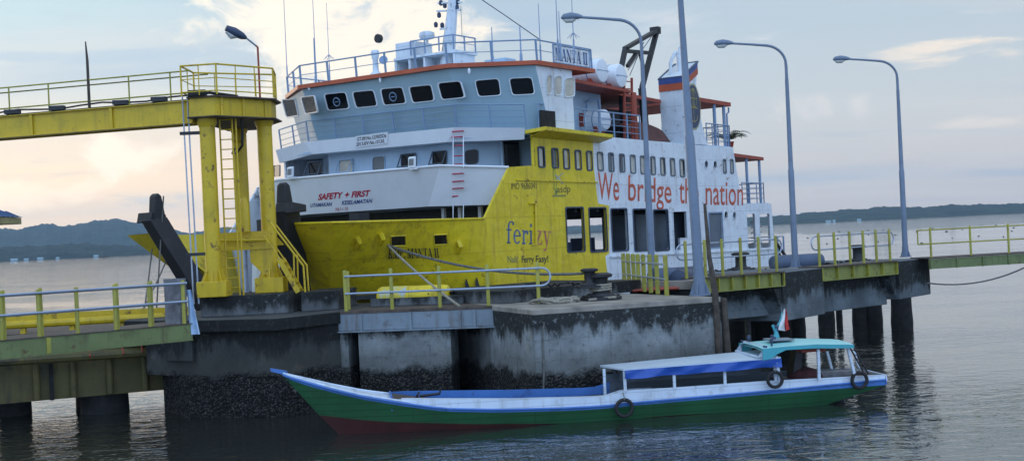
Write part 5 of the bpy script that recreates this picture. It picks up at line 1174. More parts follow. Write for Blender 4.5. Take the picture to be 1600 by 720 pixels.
wp('fascia', MB().box((hx-4.75, hy+.05, hz_-.14), (hx-.05, hy+4.35, hz_+.1)), 'fascia_wood', hut)
wp('wall', MB().box((hx-4.2, hy+.9, ZD), (hx-2.9, hy+3.6, hz_-.14)), 'bridge_blue', hut)
wp('pier_base', MB().box((hx-4.9, hy+.3, -.8), (hx-2.6, hy+4.1, ZD)), 'concrete', hut)
# ---------------------------------------------------------------- lamp posts
def lamp_post(p, ang, h, label, first=[None], r=.115):
    g_ = 'curved arm street lamps along the pier'
    if first[0] is not None: return dup(first[0], p, ang, label, g_)
    t = thing('street_lamp', label, 'street lamp', (0, 0, 0), 0, g_)
    make('base_plate', MB().lathe(V((0, 0, 0)), [(.26, 0), (.26, .04), (.15, .05), (.14, .5)], 12), M['lamp'], t)
    for k in range(4): a = math.pi/4+k*math.pi/2; make('gusset', MB().prism([V((.12*math.cos(a), .12*math.sin(a), .05)), V((.25*math.cos(a), .25*math.sin(a), .05)), V((.11*math.cos(a), .11*math.sin(a), .42))], V((-.02*math.sin(a), .02*math.cos(a), 0))), M['lamp'], t)
    make('pole', MB().tube([V((0, 0, .04)), V((0, 0, h*.42)), V((0, 0, h*.43)), V((0, 0, h*.82))], [.125, .115, .095, .07], 14), M['lamp'], t)
    arc = [V((0, 0, h*.81)), V((0, 0, h*.87))]+[V((.85-math.cos(a)*.85, 0, h*.88+math.sin(a)*.80)) for a in [math.pi/2*k/8 for k in range(1, 8)]]+[V((1.3, 0, h*.88+.87)), V((2.1, 0, h*.88+.97))]
    h0_ = h
    make('arm', MB().tube(arc, [.062, .06]+[.052]*7+[.045, .042], 10), M['lamp'], t)
    q_ = lambda x, z_: V((x, 0, h0_*.88+.97+z_))
    hd = make('lamp_head', MB().tube([q_(2.0, 0), q_(2.15, .03), q_(2.4, .05), q_(2.65, .04), q_(2.75, .01)], [.05, .09, .13, .10, .03], 12), M['lamp'], t)
    make('lamp_glass', MB().tube([q_(2.25, -.03), q_(2.36, -.08), q_(2.58, -.08), q_(2.68, -.03)], [.05, .09, .08, .03], 10), M['glass_lamp'], hd)
    t.location = p; t.rotation_euler = (0, 0, ang); first[0] = t; return t
lang = math.radians(180-8)
lamp_post(flat(1243, 418, ZR), lang, 9.05, 'grey curved lamp post at the right end of the walkway near the ferry stern')
lamp_post(flat(1415, 401.5, ZR), lang, 9.05, 'grey curved lamp post standing farthest right on the last concrete cap')
lamp_post(flat(1020, 450, ZD), lang, 9.05, 'grey curved lamp post rising behind the short picket rail').scale = (1.05, 1.05, 1.12)
lamp_post(flat(1094, 461.5, ZD), lang+math.radians(115), 9.05, 'thick grey lamp post at the block corner, its head above the picture').scale = (1.3,)*3
COL.objects['street_lamp.003'].rotation_mode = 'QUATERNION'; COL.objects['street_lamp.003'].rotation_quaternion = Matrix.Rotation(-.02, 3, 'Y').to_quaternion() @ Matrix.Rotation(lang+math.radians(115), 3, 'Z').to_quaternion()
# floodlight lamp on the gantry platform
gp = V((k2.x-.15, 42.9, pz)); gl = thing('street_lamp', 'short grey lamp with an angled head standing on the gantry platform', 'street lamp', gp)
gt_ = at(403, 72, 42.9); wp('pole', MB().tube([gp, V((gp.x, 42.9, gt_.z-.05)), V((gp.x-.05, 42.9, gt_.z))], .035, 8), 'rust_red', gl)
ga_, gb_, gc_ = at(402, 71, 42.9), at(385, 60, 42.7), at(353, 44, 42.4)
wp('arm', MB().tube([V((gp.x-.05, 42.9, gt_.z)), gb_], .03, 8), 'lamp', gl)
gh = wp('lamp_head', MB().tube([gb_, gb_+(gc_-gb_)*.2, gb_+(gc_-gb_)*.6, gc_], [.05, .12, .16, .10], 12), 'navy', gl)
wp('lamp_glass', MB().tube([gb_+(gc_-gb_)*.45+V((0, 0, -.1)), gb_+(gc_-gb_)*.75+V((0, 0, -.2)), gc_+V((0, 0, -.12))], [.05, .1, .05], 10), 'glass_lamp', gh)
# ---------------------------------------------------------------- bollards, ropes, fenders
def bollard(p, s_, label, first=[None]):
    if first[0] is not None:
        r_ = dup(first[0], p, 0, label, 'iron mooring bollards on the pier'); r_.scale = (s_,)*3; return r_
    t = thing('bollard', label, 'bollard', (0, 0, 0), 0, 'iron mooring bollards on the pier')
    make('foot', MB().lathe(V((0, 0, 0)), [(.72, 0), (.72, .1), (.5, .14), (.44, .22)], 24), M['iron'], t)
    for k in range(8): a = k*math.pi/4; make('bolt', MB().lathe(V((.6*math.cos(a), .6*math.sin(a), .1)), [(.06, 0), (.06, .07)], 6), M['iron'], t)
    make('post', MB().lathe(V((0, 0, .2)), [(.30, 0), (.26, .1), (.26, .5), (.30, .56)], 20), M['iron'], t)
    make('head', MB().lathe(V((0, 0, .75)), [(.30, 0), (.42, .03), (.43, .12), (.30, .17), (0, .18)], 20), M['iron'], t)
    t.location = p; t.scale = (s_,)*3; first[0] = t; return t
bollard(flat(939, 468, ZD), .92, 'large iron bollard with a round flange at the front of the mooring block')
bollard(flat(922, 449, ZD+.40)+V((0, 0, .0)), .66, 'iron bollard on the raised kerb behind the front bollard')
pz2 = flat(1158, 420.5, ZR); bollard(V((pz2.x, pz2.y, ZR-.1)), .85, 'iron bollard behind the walkway rail against the white hull')
pz2 = flat(1341, 407, ZR); bollard(V((pz2.x, pz2.y, ZR-.1)), .85, 'iron bollard behind the far six post walkway')
def chain(pts, r, mat, label, cat, name): 
    solo(name, MB().tube([p-V(pts[0]) for p in pts], r, 7), mat, label, cat, pts[0], local=True)
random.seed(5)
cp = flat(890, 472, ZD)
coil = MB()
pts = []
for i in range(70): a = i*.55; pts.append(V((math.cos(a)*(.30+.012*i*.5)-i*.009, math.sin(a)*(.26+.004*i), .05+.05*math.sin(i*.9)+.03*(i % 3))))
solo('rope_coil', MB().tube(pts, .04, 6).tube([V((.6, -.1, .05)), V((1.0, .1, .07)), V((1.45, -.05, .1))], .04, 6), 'rope', 'heap of pale rope left of the front bollard', 'rope', cp+V((0, 0, .0)), local=True)
rb_ = []
wr = MB(); fbp = flat(939, 468, ZD)
for k in range(40): a = k*.5; rb_.append(V((math.cos(a)*.34, math.sin(a)*.34, .26+.006*k)))
solo('rope_turns', MB().tube(rb_, .035, 6), 'rope', 'rope turns wound round the foot of the front bollard', 'rope', fbp, local=True)
h1, h2 = bpt(606, 383), bpt(608, 381)
H1 = SH.wor(h1); T1 = V((*(e0+dr_*3.95+nr_*1.2).xy, ZD+.02)); T2 = flat(922, 449, ZD+.4)+V((-.2, 0, .45)); T1 = flat(718, 478, ZD)
def line(a, b, sag, r, label, mat='rope'): solo('mooring_line', MB().tube([(a*(1-t)+b*t-V((0, 0, sag*4*t*(1-t))))-a for t in [i/16 for i in range(17)]], r, 7), mat, label, 'mooring line', a, local=True)
line(H1, T1, .10, .045, 'pale mooring line slanting steeply from the bow port down behind the middle pier rail')
line(H1, T2, .35, .045, 'grey mooring line running from the bow port to the bollard on the kerb', 'rope_dark')
SB = SH.wor(V((-10.5, 11.0, 5.3)))
line(SB, at(222, 505, 44.5), .1, .03, 'dark thin mooring line down from the left bow plate behind the ramp', 'rope_dark')
line(SB+V((.6, 0, -.3)), at(205, 512, 44.8), .15, .025, 'thinner dark mooring line on the left bow plate behind the ramp', 'rope_dark')
def fender(c_, d, L_, r, label, cap_m='fender_yellow', body='fender_blue'):
    d = V(d).normalized(); t = thing('fender', label, 'fender', c_-d*L_/2)
    wp('body', MB().lathe(c_-d*L_/2, [(r*.5, 0), (r*.9, .06), (r, .2), (r, L_-.2), (r*.9, L_-.06), (r*.5, L_)], 22, axis=d), body, t)
    wp('cap', MB().lathe(c_-d*L_/2, [(r*1.02, .15), (r*1.03, .2), (r*1.03, L_*.4), (r*1.02, L_*.42)], 22, axis=d), cap_m, t)
    return t
fc = e0+dr_*2.15+nr_*2.3; fender(V((fc.x, fc.y, ZD+.30)), dr_, 2.5, .34, 'yellow round fender with worn blue paint behind the middle pier rail', body='ship_yellow')
fc = flat(1090, 432, ZR)+V((-.6, 1.0, 0)); fender(V((fc.x, fc.y, ZR+.02)), V((.95, .5, 0)), 2.4, .32, 'dark blue round fender behind the walkway beside the mooring block', 'fender_blue', 'navy')
fc = flat(1252, 414, ZR); fender(V((fc.x, fc.y+.8, ZR+.12)), V((.9, .42, .0)), 2.6, .31, 'faded blue round fender with yellow patches beside the far lamp post', 'fender_blue')
fc = flat(1035, 452, ZD); fender(V((fc.x+1.0, fc.y+1.3, ZD+.3)), V((.56, .83, 0)), 1.5, .32, 'dark round fender just behind the picket rail', 'navy', 'navy')
# chains and hoses lying about at the deck edges
def clutter(c_, n, sx, sy, label, mat='iron', name='chain_heap', cat='chain', r=.035):
    random.seed(int(c_.x*100)); pts = [V((random.uniform(-sx, sx), random.uniform(-sy, sy), random.uniform(.03, .16))) for _ in range(n)]
    pts.sort(key=lambda p: p.x); solo(name, MB().tube(pts, r, 6), mat, label, cat, c_, local=True)
q = flat(870, 449, ZD+.40); clutter(q, 26, 1.2, .3, 'heap of dark chain on the raised kerb left of its bollard')
q = flat(1310, 410, ZR); clutter(V((q.x, q.y, ZR-.08)), 26, .9, .3, 'dark chain heaped behind the far six post walkway')
q = flat(1155, 422, ZR); clutter(V((q.x, q.y, ZR-.1)), 24, 1.1, .25, 'dark chain heaped round the bollard by the white hull')
q = e0+dr_*3.0+nr_*2.2; clutter(V((q.x, q.y, ZD+.28)), 18, .6, .2, 'dark shackles on the low kerb behind the middle pier rail')
q = flat(960, 458, ZD); solo('deck_grating', MB().add(*(lambda m_: (m_.v, m_.f))((lambda m_: [m_.tube([V((-1.6, -.9+i*.16, .04)), V((1.6, -.9+i*.16+.5, .04))], .045, 5) for i in range(12)] and m_)(MB()))), 'rust_red', 'rusty red pipes laid flat on the block right of the front bollard', 'pipes', V((q.x+.7, q.y+1.0, ZD)), local=True)
# leaning pole and corner pipe of the block
a, b = flat(1127, 464, ZD)+V((.05, -.1, -2.6)), at(1100, 318, 38.9)
solo('leaning_pole', MB().tube([at(1124, 560, 38.75), at(1117, 455, 38.75), at(1108, 400, 38.8), at(1101, 318, 38.9)], [.10, .10, .07, .045], 8), 'wood', 'thin dark wooden pole leaning up beside the lamp post at the block corner', 'pole', (0, 0, 0))
cpp = MB(); c_ = b2+bd*.12
cpp.tube([V((c_.x, c_.y, -.6)), V((c_.x+.02, c_.y, 1.2)), V((c_.x-.02, c_.y, ZD-.05))], [.13, .12, .10], 10).tube([V((c_.x-.28, c_.y-.12, -.6)), V((c_.x-.28, c_.y-.12, ZD-.05))], .09, 8)
solo('corner_fender', MB().add([p-V((c_.x, c_.y, -.6)) for p in cpp.v], cpp.f), 'wood', 'rusty brown timber fender fixed to the right corner of the mooring block', 'fender', (c_.x, c_.y, -.6), local=True)
# rope hanging on the block corner
u0, u1 = at(776, 489, 39.8), at(850, 503, 36.75)
solo('mooring_rope', MB().tube([u0*(1-t)+u1*t-V((0, .05, .28*4*t*(1-t)*.5)) for t in [i/10 for i in range(11)]]+[at(848, 530, 36.75), at(850, 570, 36.75), at(849, 615, 36.7)], .028, 6), 'rope_dark', 'thin pale rope draped across the left corner of the mooring block', 'rope', (0, 0, 0))
# canvas hung on the end of the ramp rail
cv_ = lps[-1]; cl = MB(); R = []
for j in range(9):
    R.append([V((cv_.x-.62+.055*i+.0, cv_.y+.12+.05*math.sin(i*1.1+j*.4), ZD+1.35-j*.19)) for i in range(13)])
solo('canvas_sheet', MB().add([p-V((cv_.x, cv_.y, ZD)) for p in (lambda m_: m_.v)(MB().sheet(R))], MB().sheet(R).f), 'cloth_grey', 'grey canvas hung over the right end of the ramp rail', 'canvas', (cv_.x, cv_.y, ZD), smooth_deg=80, local=True)
R = [[V((cv_.x+.06+.045*i*(.35+.08*j), cv_.y+.16+.05*math.sin(i*1.3+j*.3), ZD+1.0-j*.19)) for i in range(9)] for j in range(8)]
solo('canvas_sheet', MB().add([p-V((cv_.x, cv_.y, ZD)) for p in MB().sheet(R).v], MB().sheet(R).f), 'cloth_blue', 'pale blue canvas hanging beside the grey canvas at the ramp end', 'canvas', (cv_.x, cv_.y, ZD), smooth_deg=80, local=True)
# ---------------------------------------------------------------- wooden boat
def lerp(tab, x):
    for (x0, y0), (x1, y1) in zip(tab[:-1], tab[1:]):
        if x0 <= x <= x1: return y0+(y1-y0)*(x-x0)/(x1-x0)
    return tab[-1][1] if x > tab[-1][0] else tab[0][1]
ang = math.atan2(13.1, 1.75)                         # heading, nearly square to the view
bo = on(545, 683, 0); BF = Frame(bo.x, bo.y+.75, ang)
boat = thing('wooden_boat', 'long slender wooden passenger boat with green hull, white cabin side and turquoise wheelhouse roof', 'boat', BF.o, BF.rz)
def bp_(name, mb, mat, parent=None, **k): return make(name, mb, M[mat], parent or boat, **k)
halfb = [(430, .0), (437, .03), (450, .09), (480, .25), (517, .40), (566, .56), (615, .69), (696, .82), (777, .90), (900, .94), (1192, .92), (1300, .84), (1383, .72)]
t_top = [(434, 580), (445, 587), (480, 597), (517, 607.5), (566, 619), (615, 627), (655, 633), (696, 638), (777, 639.5), (880, 637), (940, 634), (991, 628.5), (1192, 611), (1383, 592.5)]
t_bot = [(438, 583), (450, 592), (480, 602), (517, 612), (566, 623.5), (615, 631.5), (655, 637.5), (696, 642.5), (777, 644), (880, 641.5), (940, 638.5), (991, 633), (1192, 616), (1383, 601)]
g_bot = [(497, 648), (560, 655), (615, 659), (745, 662), (880, 661), (940, 658), (1054, 648), (1192, 641), (1285, 634)]
k_bot = [(540, 690), (650, 694), (745, 695), (880, 688), (1054, 672), (1192, 660), (1285, 650)]
NS = 44
def row(tab, x0, x1, k, sgn=1):
    R = []
    for i in range(NS+1):
        t = i/NS; t = t**1.25; px = x0+(x1-x0)*t; b = lerp(halfb, 436+(1383-436)*t)*k
        if i == 0: b = .012
        p = BF.W(px, lerp(tab, px), -b); R.append(p)
    return R
def mirror(R): return [V((p.x, -p.y, p.z)) for p in R]
rT, rB = row(t_top, 434, 1383, 1.0), row(t_bot, 439, 1383, .985); rG, rK = row(g_bot, 499, 1285, .82), row(k_bot, 542, 1285, .45)
# the after end of the green lifts to the counter
for i in range(NS+1):
    x = rB[i].x
hullm = MB(); stripe = MB(); bot = MB()
for f in (lambda R: R, mirror):
    stripe.sheet([f(rT), f(rB)]); hullm.sheet([f(rB), f(rG)]); bot.sheet([f(rG), f(rK)])
bot.sheet([rK, mirror(rK)])
eG, eB = rG[-1], rB[-1]
hullm.poly(eB, eG, V((eG.x, -eG.y, eG.z)), V((eB.x, -eB.y, eB.z)))
hull = bp_('hull', hullm, 'boat_green', smooth_deg=50); bp_('bottom', bot, 'boat_red', smooth_deg=50); bp_('rub_rail', stripe, 'boat_blue', smooth_deg=50)
bp_('rub_rail', MB().tube([p+V((0, -.02, 0)) for p in rT[1:]], .03, 6).tube([p+V((0, .02, 0)) for p in mirror(rT)[1:]], .03, 6), 'boat_blue')
bp_('stem_cap', MB().hexa([V((rT[0].x-.18, -.05, rT[0].z+.02)), V((rT[0].x+.25, -.06, rT[0].z-.12)), V((rT[0].x+.25, .06, rT[0].z-.12)), V((rT[0].x-.18, .05, rT[0].z+.02)),
      V((rT[0].x-.2, -.05, rT[0].z+.1)), V((rT[0].x+.25, -.06, rT[0].z+.0)), V((rT[0].x+.25, .06, rT[0].z+.0)), V((rT[0].x-.2, .05, rT[0].z+.1))]), 'boat_blue')
i0 = next(i for i in range(NS+1) if rT[i].x > BF.W(612, 626, -.69).x)
bp_('cap_rail', MB().tube([p+V((0, .03, .045)) for p in rT[1:i0+2]], .035, 6).tube([p+V((0, -.03, .045)) for p in mirror(rT)[1:i0+2]], .035, 6), 'boat_white')
bp_('fore_deck', MB().sheet([[p+V((0, .02, .03)) for p in rT[1:i0+1]], [V((p.x, 0, p.z+.06)) for p in rT[1:i0+1]], [V((p.x, -p.y-.02, p.z+.03)) for p in rT[1:i0+1]]]), 'boat_white')
# washboards: white outside on the near side, blue seen on the inside of the far side
w_top = [(612, 624), (625, 623), (700, 623.5), (800, 623.5), (940, 620), (948, 619.5), (955, 616), (968, 613), (977, 609), (1054, 605), (1192, 595), (1290, 590), (1380, 585)]
wn_, wt_ = [], []
for i in range(i0, NS+1):
    px = 612+(1383-612)*(i-i0)/(NS-i0); b = lerp(halfb, px); wt_.append(BF.W(px, lerp(w_top, px), -b+.03)); wn_.append(BF.W(px, lerp(t_top, px), -b+.015)+V((0, 0, .02)))
nearw = MB().sheet([wt_, wn_]).sheet([[p+V((0, .05, 0)) for p in wt_], [p+V((0, .05, 0)) for p in wn_]]).sheet([wt_, [p+V((0, .05, 0)) for p in wt_]])
bp_('washboard', nearw, 'boat_white', smooth_deg=40)
fw_ = mirror(wt_); fl_ = mirror(wn_)
kc = next(i for i in range(len(fw_)) if fw_[i].x > BF.W(952, 620, -.9).x)
for sl2, mt_ in ((slice(0, kc+1), 'boat_blue'), (slice(kc, None), 'inner_grey')):  # within the cabin the far board is coloured dark grey for shade
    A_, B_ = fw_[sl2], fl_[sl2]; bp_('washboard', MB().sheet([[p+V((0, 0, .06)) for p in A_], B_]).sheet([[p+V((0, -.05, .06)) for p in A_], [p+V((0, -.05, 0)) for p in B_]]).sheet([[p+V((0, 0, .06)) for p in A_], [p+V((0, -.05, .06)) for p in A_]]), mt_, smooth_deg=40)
fbk = fw_[0]; bp_('bulkhead', MB().box((fbk.x-.02, -.6, fbk.z-.3), (fbk.x+.03, .7, fbk.z+.08)), 'boat_blue')
bp_('deck', MB().sheet([[V((p.x, p.y+.04, p.z+.06)) for p in wn_], [V((p.x, -p.y-.04, p.z+.06)) for p in wn_]]), 'wood')
bp_('shelf', MB().sheet([[p+V((0, .05, -.01)) for p in wt_[:18]], [p+V((0, .42, -.015)) for p in wt_[:18]]]), 'boat_white')
tr = wt_[-1]; bp_('counter', MB().prism([V((tr.x+.0, rB[-1].y, rT[-1].z)), V((tr.x, -rB[-1].y, rT[-1].z)), V((tr.x, -rB[-1].y, rB[-1].z)), V((tr.x, rB[-1].y, rB[-1].z))], (.03, 0, 0)), 'boat_blue'); bp_('transom', MB().prism([V((tr.x, tr.y, tr.z)), V((tr.x, -tr.y, tr.z)), V((tr.x+.02, -tr.y, tr.z-.17)), V((tr.x+.02, tr.y, tr.z-.17))], (.05, 0, 0)), 'boat_white')
# cabin roof, posts, tarp
q = lambda px, py, y=-.93: BF.W(px, py, y)
rn0, rn1 = q(974, 577), q(1219, 558); rx0, rx1 = rn0.x, rn1.x; zr0, zr1 = rn0.z, rn1.z
ff = q(938, 571.5, .93)
roof = MB().hexa([V((rx0, -.98, zr0-.03)), V((rx1, -.98, zr1-.03)), V((rx1, .98, zr1-.0)), V((ff.x, .98, ff.z-.03)), V((rx0, -.98, zr0+.02)), V((rx1, -.98, zr1+.02)), V((rx1, .98, zr1+.05)), V((ff.x, .98, ff.z+.02))])
roof = bp_('cabin_roof', roof, 'roof_white')
R = []
for j in range(5):
    R.append([V((rx0+.03+(rx1-rx0-.02)*i/40, -1.0-.02*math.sin(i*.7+j)-.015*j*math.sin(i*.33), (zr0+(zr1-zr0)*i/40)-.02-j*.058-.012*math.sin(i*.5)*j/4)) for i in range(41)])
bp_('rolled_tarp', MB().sheet(R).sheet([[p+V((0, .03, 0)) for p in r] for r in R]), 'tarp', smooth_deg=80)
for px, py in ((977, 609), (1054, 605), (1133, 600), (1212, 594)):
    a = q(px, py+2, -.9); z_ = zr0+(zr1-zr0)*(a.x-rx0)/(rx1-rx0)-.03; bp_('cabin_post', MB().bar(a, (a.x, -.9, z_), .075, .06), 'boat_white')
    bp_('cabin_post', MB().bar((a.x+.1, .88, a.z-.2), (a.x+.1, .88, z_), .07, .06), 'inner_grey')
a = q(944, 620, -.1); bp_('cabin_post', MB().bar((a.x, -.25, a.z-.15), (a.x, -.25, zr0-.02), .07, .06), 'boat_white')
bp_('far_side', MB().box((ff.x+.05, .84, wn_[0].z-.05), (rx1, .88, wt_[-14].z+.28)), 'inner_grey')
bp_('cabin_bench', MB().box((rx0+.2, .1, wn_[0].z), (rx1-.6, .6, wn_[0].z+.36)), 'inner_grey')
# wheelhouse
h0, h1 = q(1192, 551), q(1331, 537); wx0, wx1 = q(1160, 545, .3).x, h1.x
wroof = MB(); prof = [(wx0, q(1158, 553, -.5).z), (wx0+.35, q(1172, 544, -.5).z), (h0.x+.5, q(1215, 540).z), ((h0.x+wx1)/2, q(1275, 535).z+.05), (wx1, h1.z+.05)]
for y0, y1 in ((-1.02, 1.02),):
    pass
zz0 = q(1200, 549).z; zz1 = q(1331, 540).z
top = [[V((h0.x-.05, y, zz0+.10+.04*(1-y*y))), V((h0.x+.7, y, zz0+.13+.06*(1-y*y))), V((h0.x+1.5, y, (zz0+zz1)/2+.13+.06*(1-y*y))), V((wx1, y, zz1+.05+.05*(1-y*y)))] for y in (-1.04, -.6, 0, .6, 1.04)]
bp_('wheelhouse_roof', MB().sheet(top).sheet([[p-V((0, 0, .07)) for p in r] for r in top]), 'teal_light', smooth_deg=60)
edge = [p for p in top[0]]
for sg in (-1, 1):
    e = [V((p.x, 1.05*sg, p.z+.0)) for p in edge]; curve = [V((h0.x-.05, 1.05*sg, zz0-.22)), V((h0.x+.2, 1.05*sg, zz0-.18)), V((h0.x+.38, 1.05*sg, zz0-.06)), V((h0.x+.62, 1.05*sg, zz0+.03)), V((h0.x+1.5, 1.05*sg, e[2].z-.11)), V((wx1, 1.05*sg, e[3].z-.10))]
    bp_('roof_fascia', MB().prism(e+curve[::-1], V((0, .03*sg, 0))), 'teal')
bp_('wind_screen', MB().prism([V((wx0, -1.0, zr1+.05)), V((h0.x, -1.0, zr1+.05)), V((h0.x, -1.0, zz0+.1)), V((wx0+.3, -1.0, zz0+.12))], (0, .03, 0)).prism([V((wx0, 1.0, zr1+.05)), V((h0.x, 1.0, zr1+.05)), V((h0.x, 1.0, zz0+.1)), V((wx0+.3, 1.0, zz0+.12))], (0, .03, 0)).bar((wx0+.28, -1.0, zz0+.12), (wx0+.28, 1.0, zz0+.12), .07).bar((wx0+.02, -1.0, zr1+.06), (wx0+.02, 1.0, zr1+.06), .05), 'boat_white')
bp_('front_rail', MB().tube([V((wx0+.3, -.98, zz0+.14)), V((h0.x, -1.0, zz0+.16))], .03, 6), 'navy')
bp_('front_rail', MB().tube([V((wx0+.3, .98, zz0+.14)), V((h0.x, 1.0, zz0+.16))], .03, 6), 'navy')
bp_('deck_knobs', MB().lathe(V((wx0+.5, -.8, zz0+.14)), [(.03, 0), (.03, .1), (.06, .12), (.05, .2), (0, .22)], 8).lathe(V((wx0+.75, -.3, zz0+.14)), [(.03, 0), (.03, .1), (.06, .12), (.05, .2), (0, .22)], 8).lathe(V((wx0+.9, .3, zz0+.14)), [(.03, 0), (.03, .1), (.06, .12), (.05, .2), (0, .22)], 8).lathe(V((wx0+.3, .6, zz0+.14)), [(.03, 0), (.03, .1), (.06, .12), (.05, .2), (0, .22)], 8), 'navy')
for px, py, px1, py1, y in ((1280, 595, 1278, 545, -.95), (1336, 588, 1324, 541, -.9), (1303, 590, 1292, 549, .9), (1218, 596, 1213, 556, -.95), (1345, 584, 1334, 548, .85)):
    a, b = BF.W(px, py, y), BF.W(px1, py1, y); bp_('wheelhouse_post', MB().bar(a, b, .085, .07), 'boat_white')
la, lb_ = BF.W(1357, 584, -.3), BF.W(1333, 541, -.3); lad2 = MB().tube([la, lb_], .024, 6).tube([la+V((.05, .45, .0)), lb_+V((.05, .45, 0))], .024, 6)
for i in range(1, 6): c_ = la+(lb_-la)*i/6; lad2.tube([c_, c_+V((.05, .45, 0))], .016, 5)
bp_('stern_ladder', lad2, 'black')
sb_ = BF.W(1240, 594, -.1); bp_('helm_seat', MB().prism([V((sb_.x-.12, -.3, sb_.z)), V((sb_.x+.12, -.3, sb_.z)), V((sb_.x+.26, -.3, sb_.z+.95)), V((sb_.x+.06, -.3, sb_.z+.95))], (0, .5, 0)).box((sb_.x-.55, -.3, sb_.z-.02), (sb_.x+.1, .2, sb_.z+.1)), 'black')
bp_('side_seat', MB().box((sb_.x+.9, .25, sb_.z-.3), (sb_.x+2.3, .8, sb_.z+.12)), 'cloth_grey')
bp_('roof_hatch', MB().obox(V(((h0.x+wx1)/2-.55, -.15, zz0+.25)), V((.36, 0, -.01)), V((0, .3, 0)), V((0, 0, .02))), 'steel_blue')
bp_('roof_beam', MB().box((h0.x+1.2, -.7, zz1-.13), (h0.x+1.9, .4, zz1-.05)), 'rust_red')
# mast stub with flag
fbz = BF.W(1214, 541, .1); fm = bp_('flag_mast', MB().lathe(fbz, [(.17, -.05), (.15, .1), (.08, .16), (.09, .3), (.05, .42), (.07, .5), (.03, .6)], 10).tube([fbz+V((0, 0, .5)), fbz+V((.16, 0, .8)), fbz+V((.2, 0, 1.0))], [.03, .02, .012], 6).tube([fbz+V((-.02, 0, .42)), fbz+V((-.1, 0, .62))], .04, 6), 'teal')
f_a, f_b, f_c = BF.W(1226, 482, .1), BF.W(1234.5, 514, .1), BF.W(1214.5, 515, .1); f_m = BF.W(1227, 517, .1)
def cloth(a, b, c_, d_):
    R = []
    for j in range(7):
        v = j/6; R.append([(a*(1-v)+b*v)*(1-u)+(c_*(1-v)+d_*v)*u+V((0, .05*math.sin(5*v+4*u), 0)) for u in [i/6 for i in range(7)]])
    return MB().sheet(R)
fo = f_a+V((.03, 0, -.02))
bp_('flag_cloth', cloth(f_a, f_m, fo, f_b), 'flag_red', fm, smooth_deg=80); bp_('flag_cloth', cloth(f_a+V((-.02, 0, -.05)), f_c, f_a, f_m), 'flag_white', fm, smooth_deg=80)
bp_('stern_light', MB().lathe(BF.W(1213, 513, .1), [(.05, -.08), (.07, -.04), (.07, .06), (.02, .1)], 8), 'navy', fm)
# rudder and propeller shaft under the counter
ra = BF.W(1300, 621, -.1); bp_('rudder', MB().box((ra.x-.1, -.03, -.3), (ra.x+.4, .03, ra.z)).box((ra.x+.1, -.1, ra.z-.05), (ra.x+.65, .1, ra.z+.03)), 'black')
# cargo lump in the after well and an anchor on the deck
random.seed(2); lc_ = BF.W(1258, 590, -.2); R = []
for j in range(7):
    v = j/6*math.pi/2; R.append([lc_+V((math.cos(a)*.52*math.cos(v), math.sin(a)*.4*math.cos(v), .30*math.sin(v)+.04*mnoise.noise(V((a*2, v*3, 1))))) for a in [k*math.pi/9 for k in range(19)]])
m_ = MB().sheet(R); lw_ = BF.wor(lc_)
tag(make('cloth_bundle', MB().add([BF.wor(p)-lw_ for p in m_.v], m_.f), M['maroon'], base=lw_, local=True, smooth_deg=80), 'crumpled maroon cloth bundle in the after well of the wooden boat', 'bundle')
an = BF.wor(BF.W(670, 621, .3)); tag(make('anchor', MB().tube([V((-.25, 0, .06)), V((.3, 0, .1))], .04, 6).tube([V((-.28, -.2, .14)), V((-.33, -.1, .05)), V((-.33, .1, .05)), V((-.28, .2, .14))], .035, 6).tube([V((.3, 0, .08)), V((.34, 0, .24))], .03, 6), M['iron'], base=an, local=True), 'small dark anchor lying on the fore end of the wooden boat deck', 'anchor')
bundle = None
# tyres hung along the near side
def tyre(px, py, ro, y, label, first=[None]):
    c_ = BF.wor(BF.W(px, py, y)); g_ = 'old tyres hung as fenders on the wooden boat'
    if first[0] is not None:
        r_ = dup(first[0], c_, BF.rz, label, g_); r_.scale = (ro/.28,)*3; return r_
    t = thing('tyre', label, 'tyre', c_, BF.rz, g_); prof = []
    mbt = MB(); n_, m_ = 32, 10; vs = []
    for i in range(n_):
        a = 2*math.pi*i/n_
        for k in range(m_):
            b = 2*math.pi*k/m_; rr_ = .228+.052*math.cos(b)*(1.0 if math.cos(b) < 0 else .95); yy_ = .062*math.copysign(abs(math.sin(b))**.7, math.sin(b))
            bump_ = .006 if (i % 2 == 0 and abs(b) < 1.0) else 0
            vs.append(V(((rr_+bump_)*math.cos(a), yy_, (rr_+bump_)*math.sin(a))))
    mbt.add(vs, [(i*m_+k, i*m_+(k+1) % m_, ((i+1) % n_)*m_+(k+1) % m_, ((i+1) % n_)*m_+k) for i in range(n_) for k in range(m_)])
    make('carcass', mbt, M['rubber'], t, smooth_deg=70)
    make('lashing', MB().tube([V((0, -.07, .23)), V((0, -.075, .29)), V((0, .03, .36)), V((0, .08, .42))], .014, 5), M['rope_dark'], t)
    t.scale = (ro/.28,)*3; first[0] = t; return t
tyre(975.5, 637, .275, -1.04, 'old black tyre hung lowest on the green hull below the cabin front')
tyre(1211, 592.5, .255, -1.05, 'old black tyre hung at the after end of the blue tarpaulin')
tyre(1343, 593.5, .265, -.90, 'old black tyre hung at the very stern of the wooden boat')
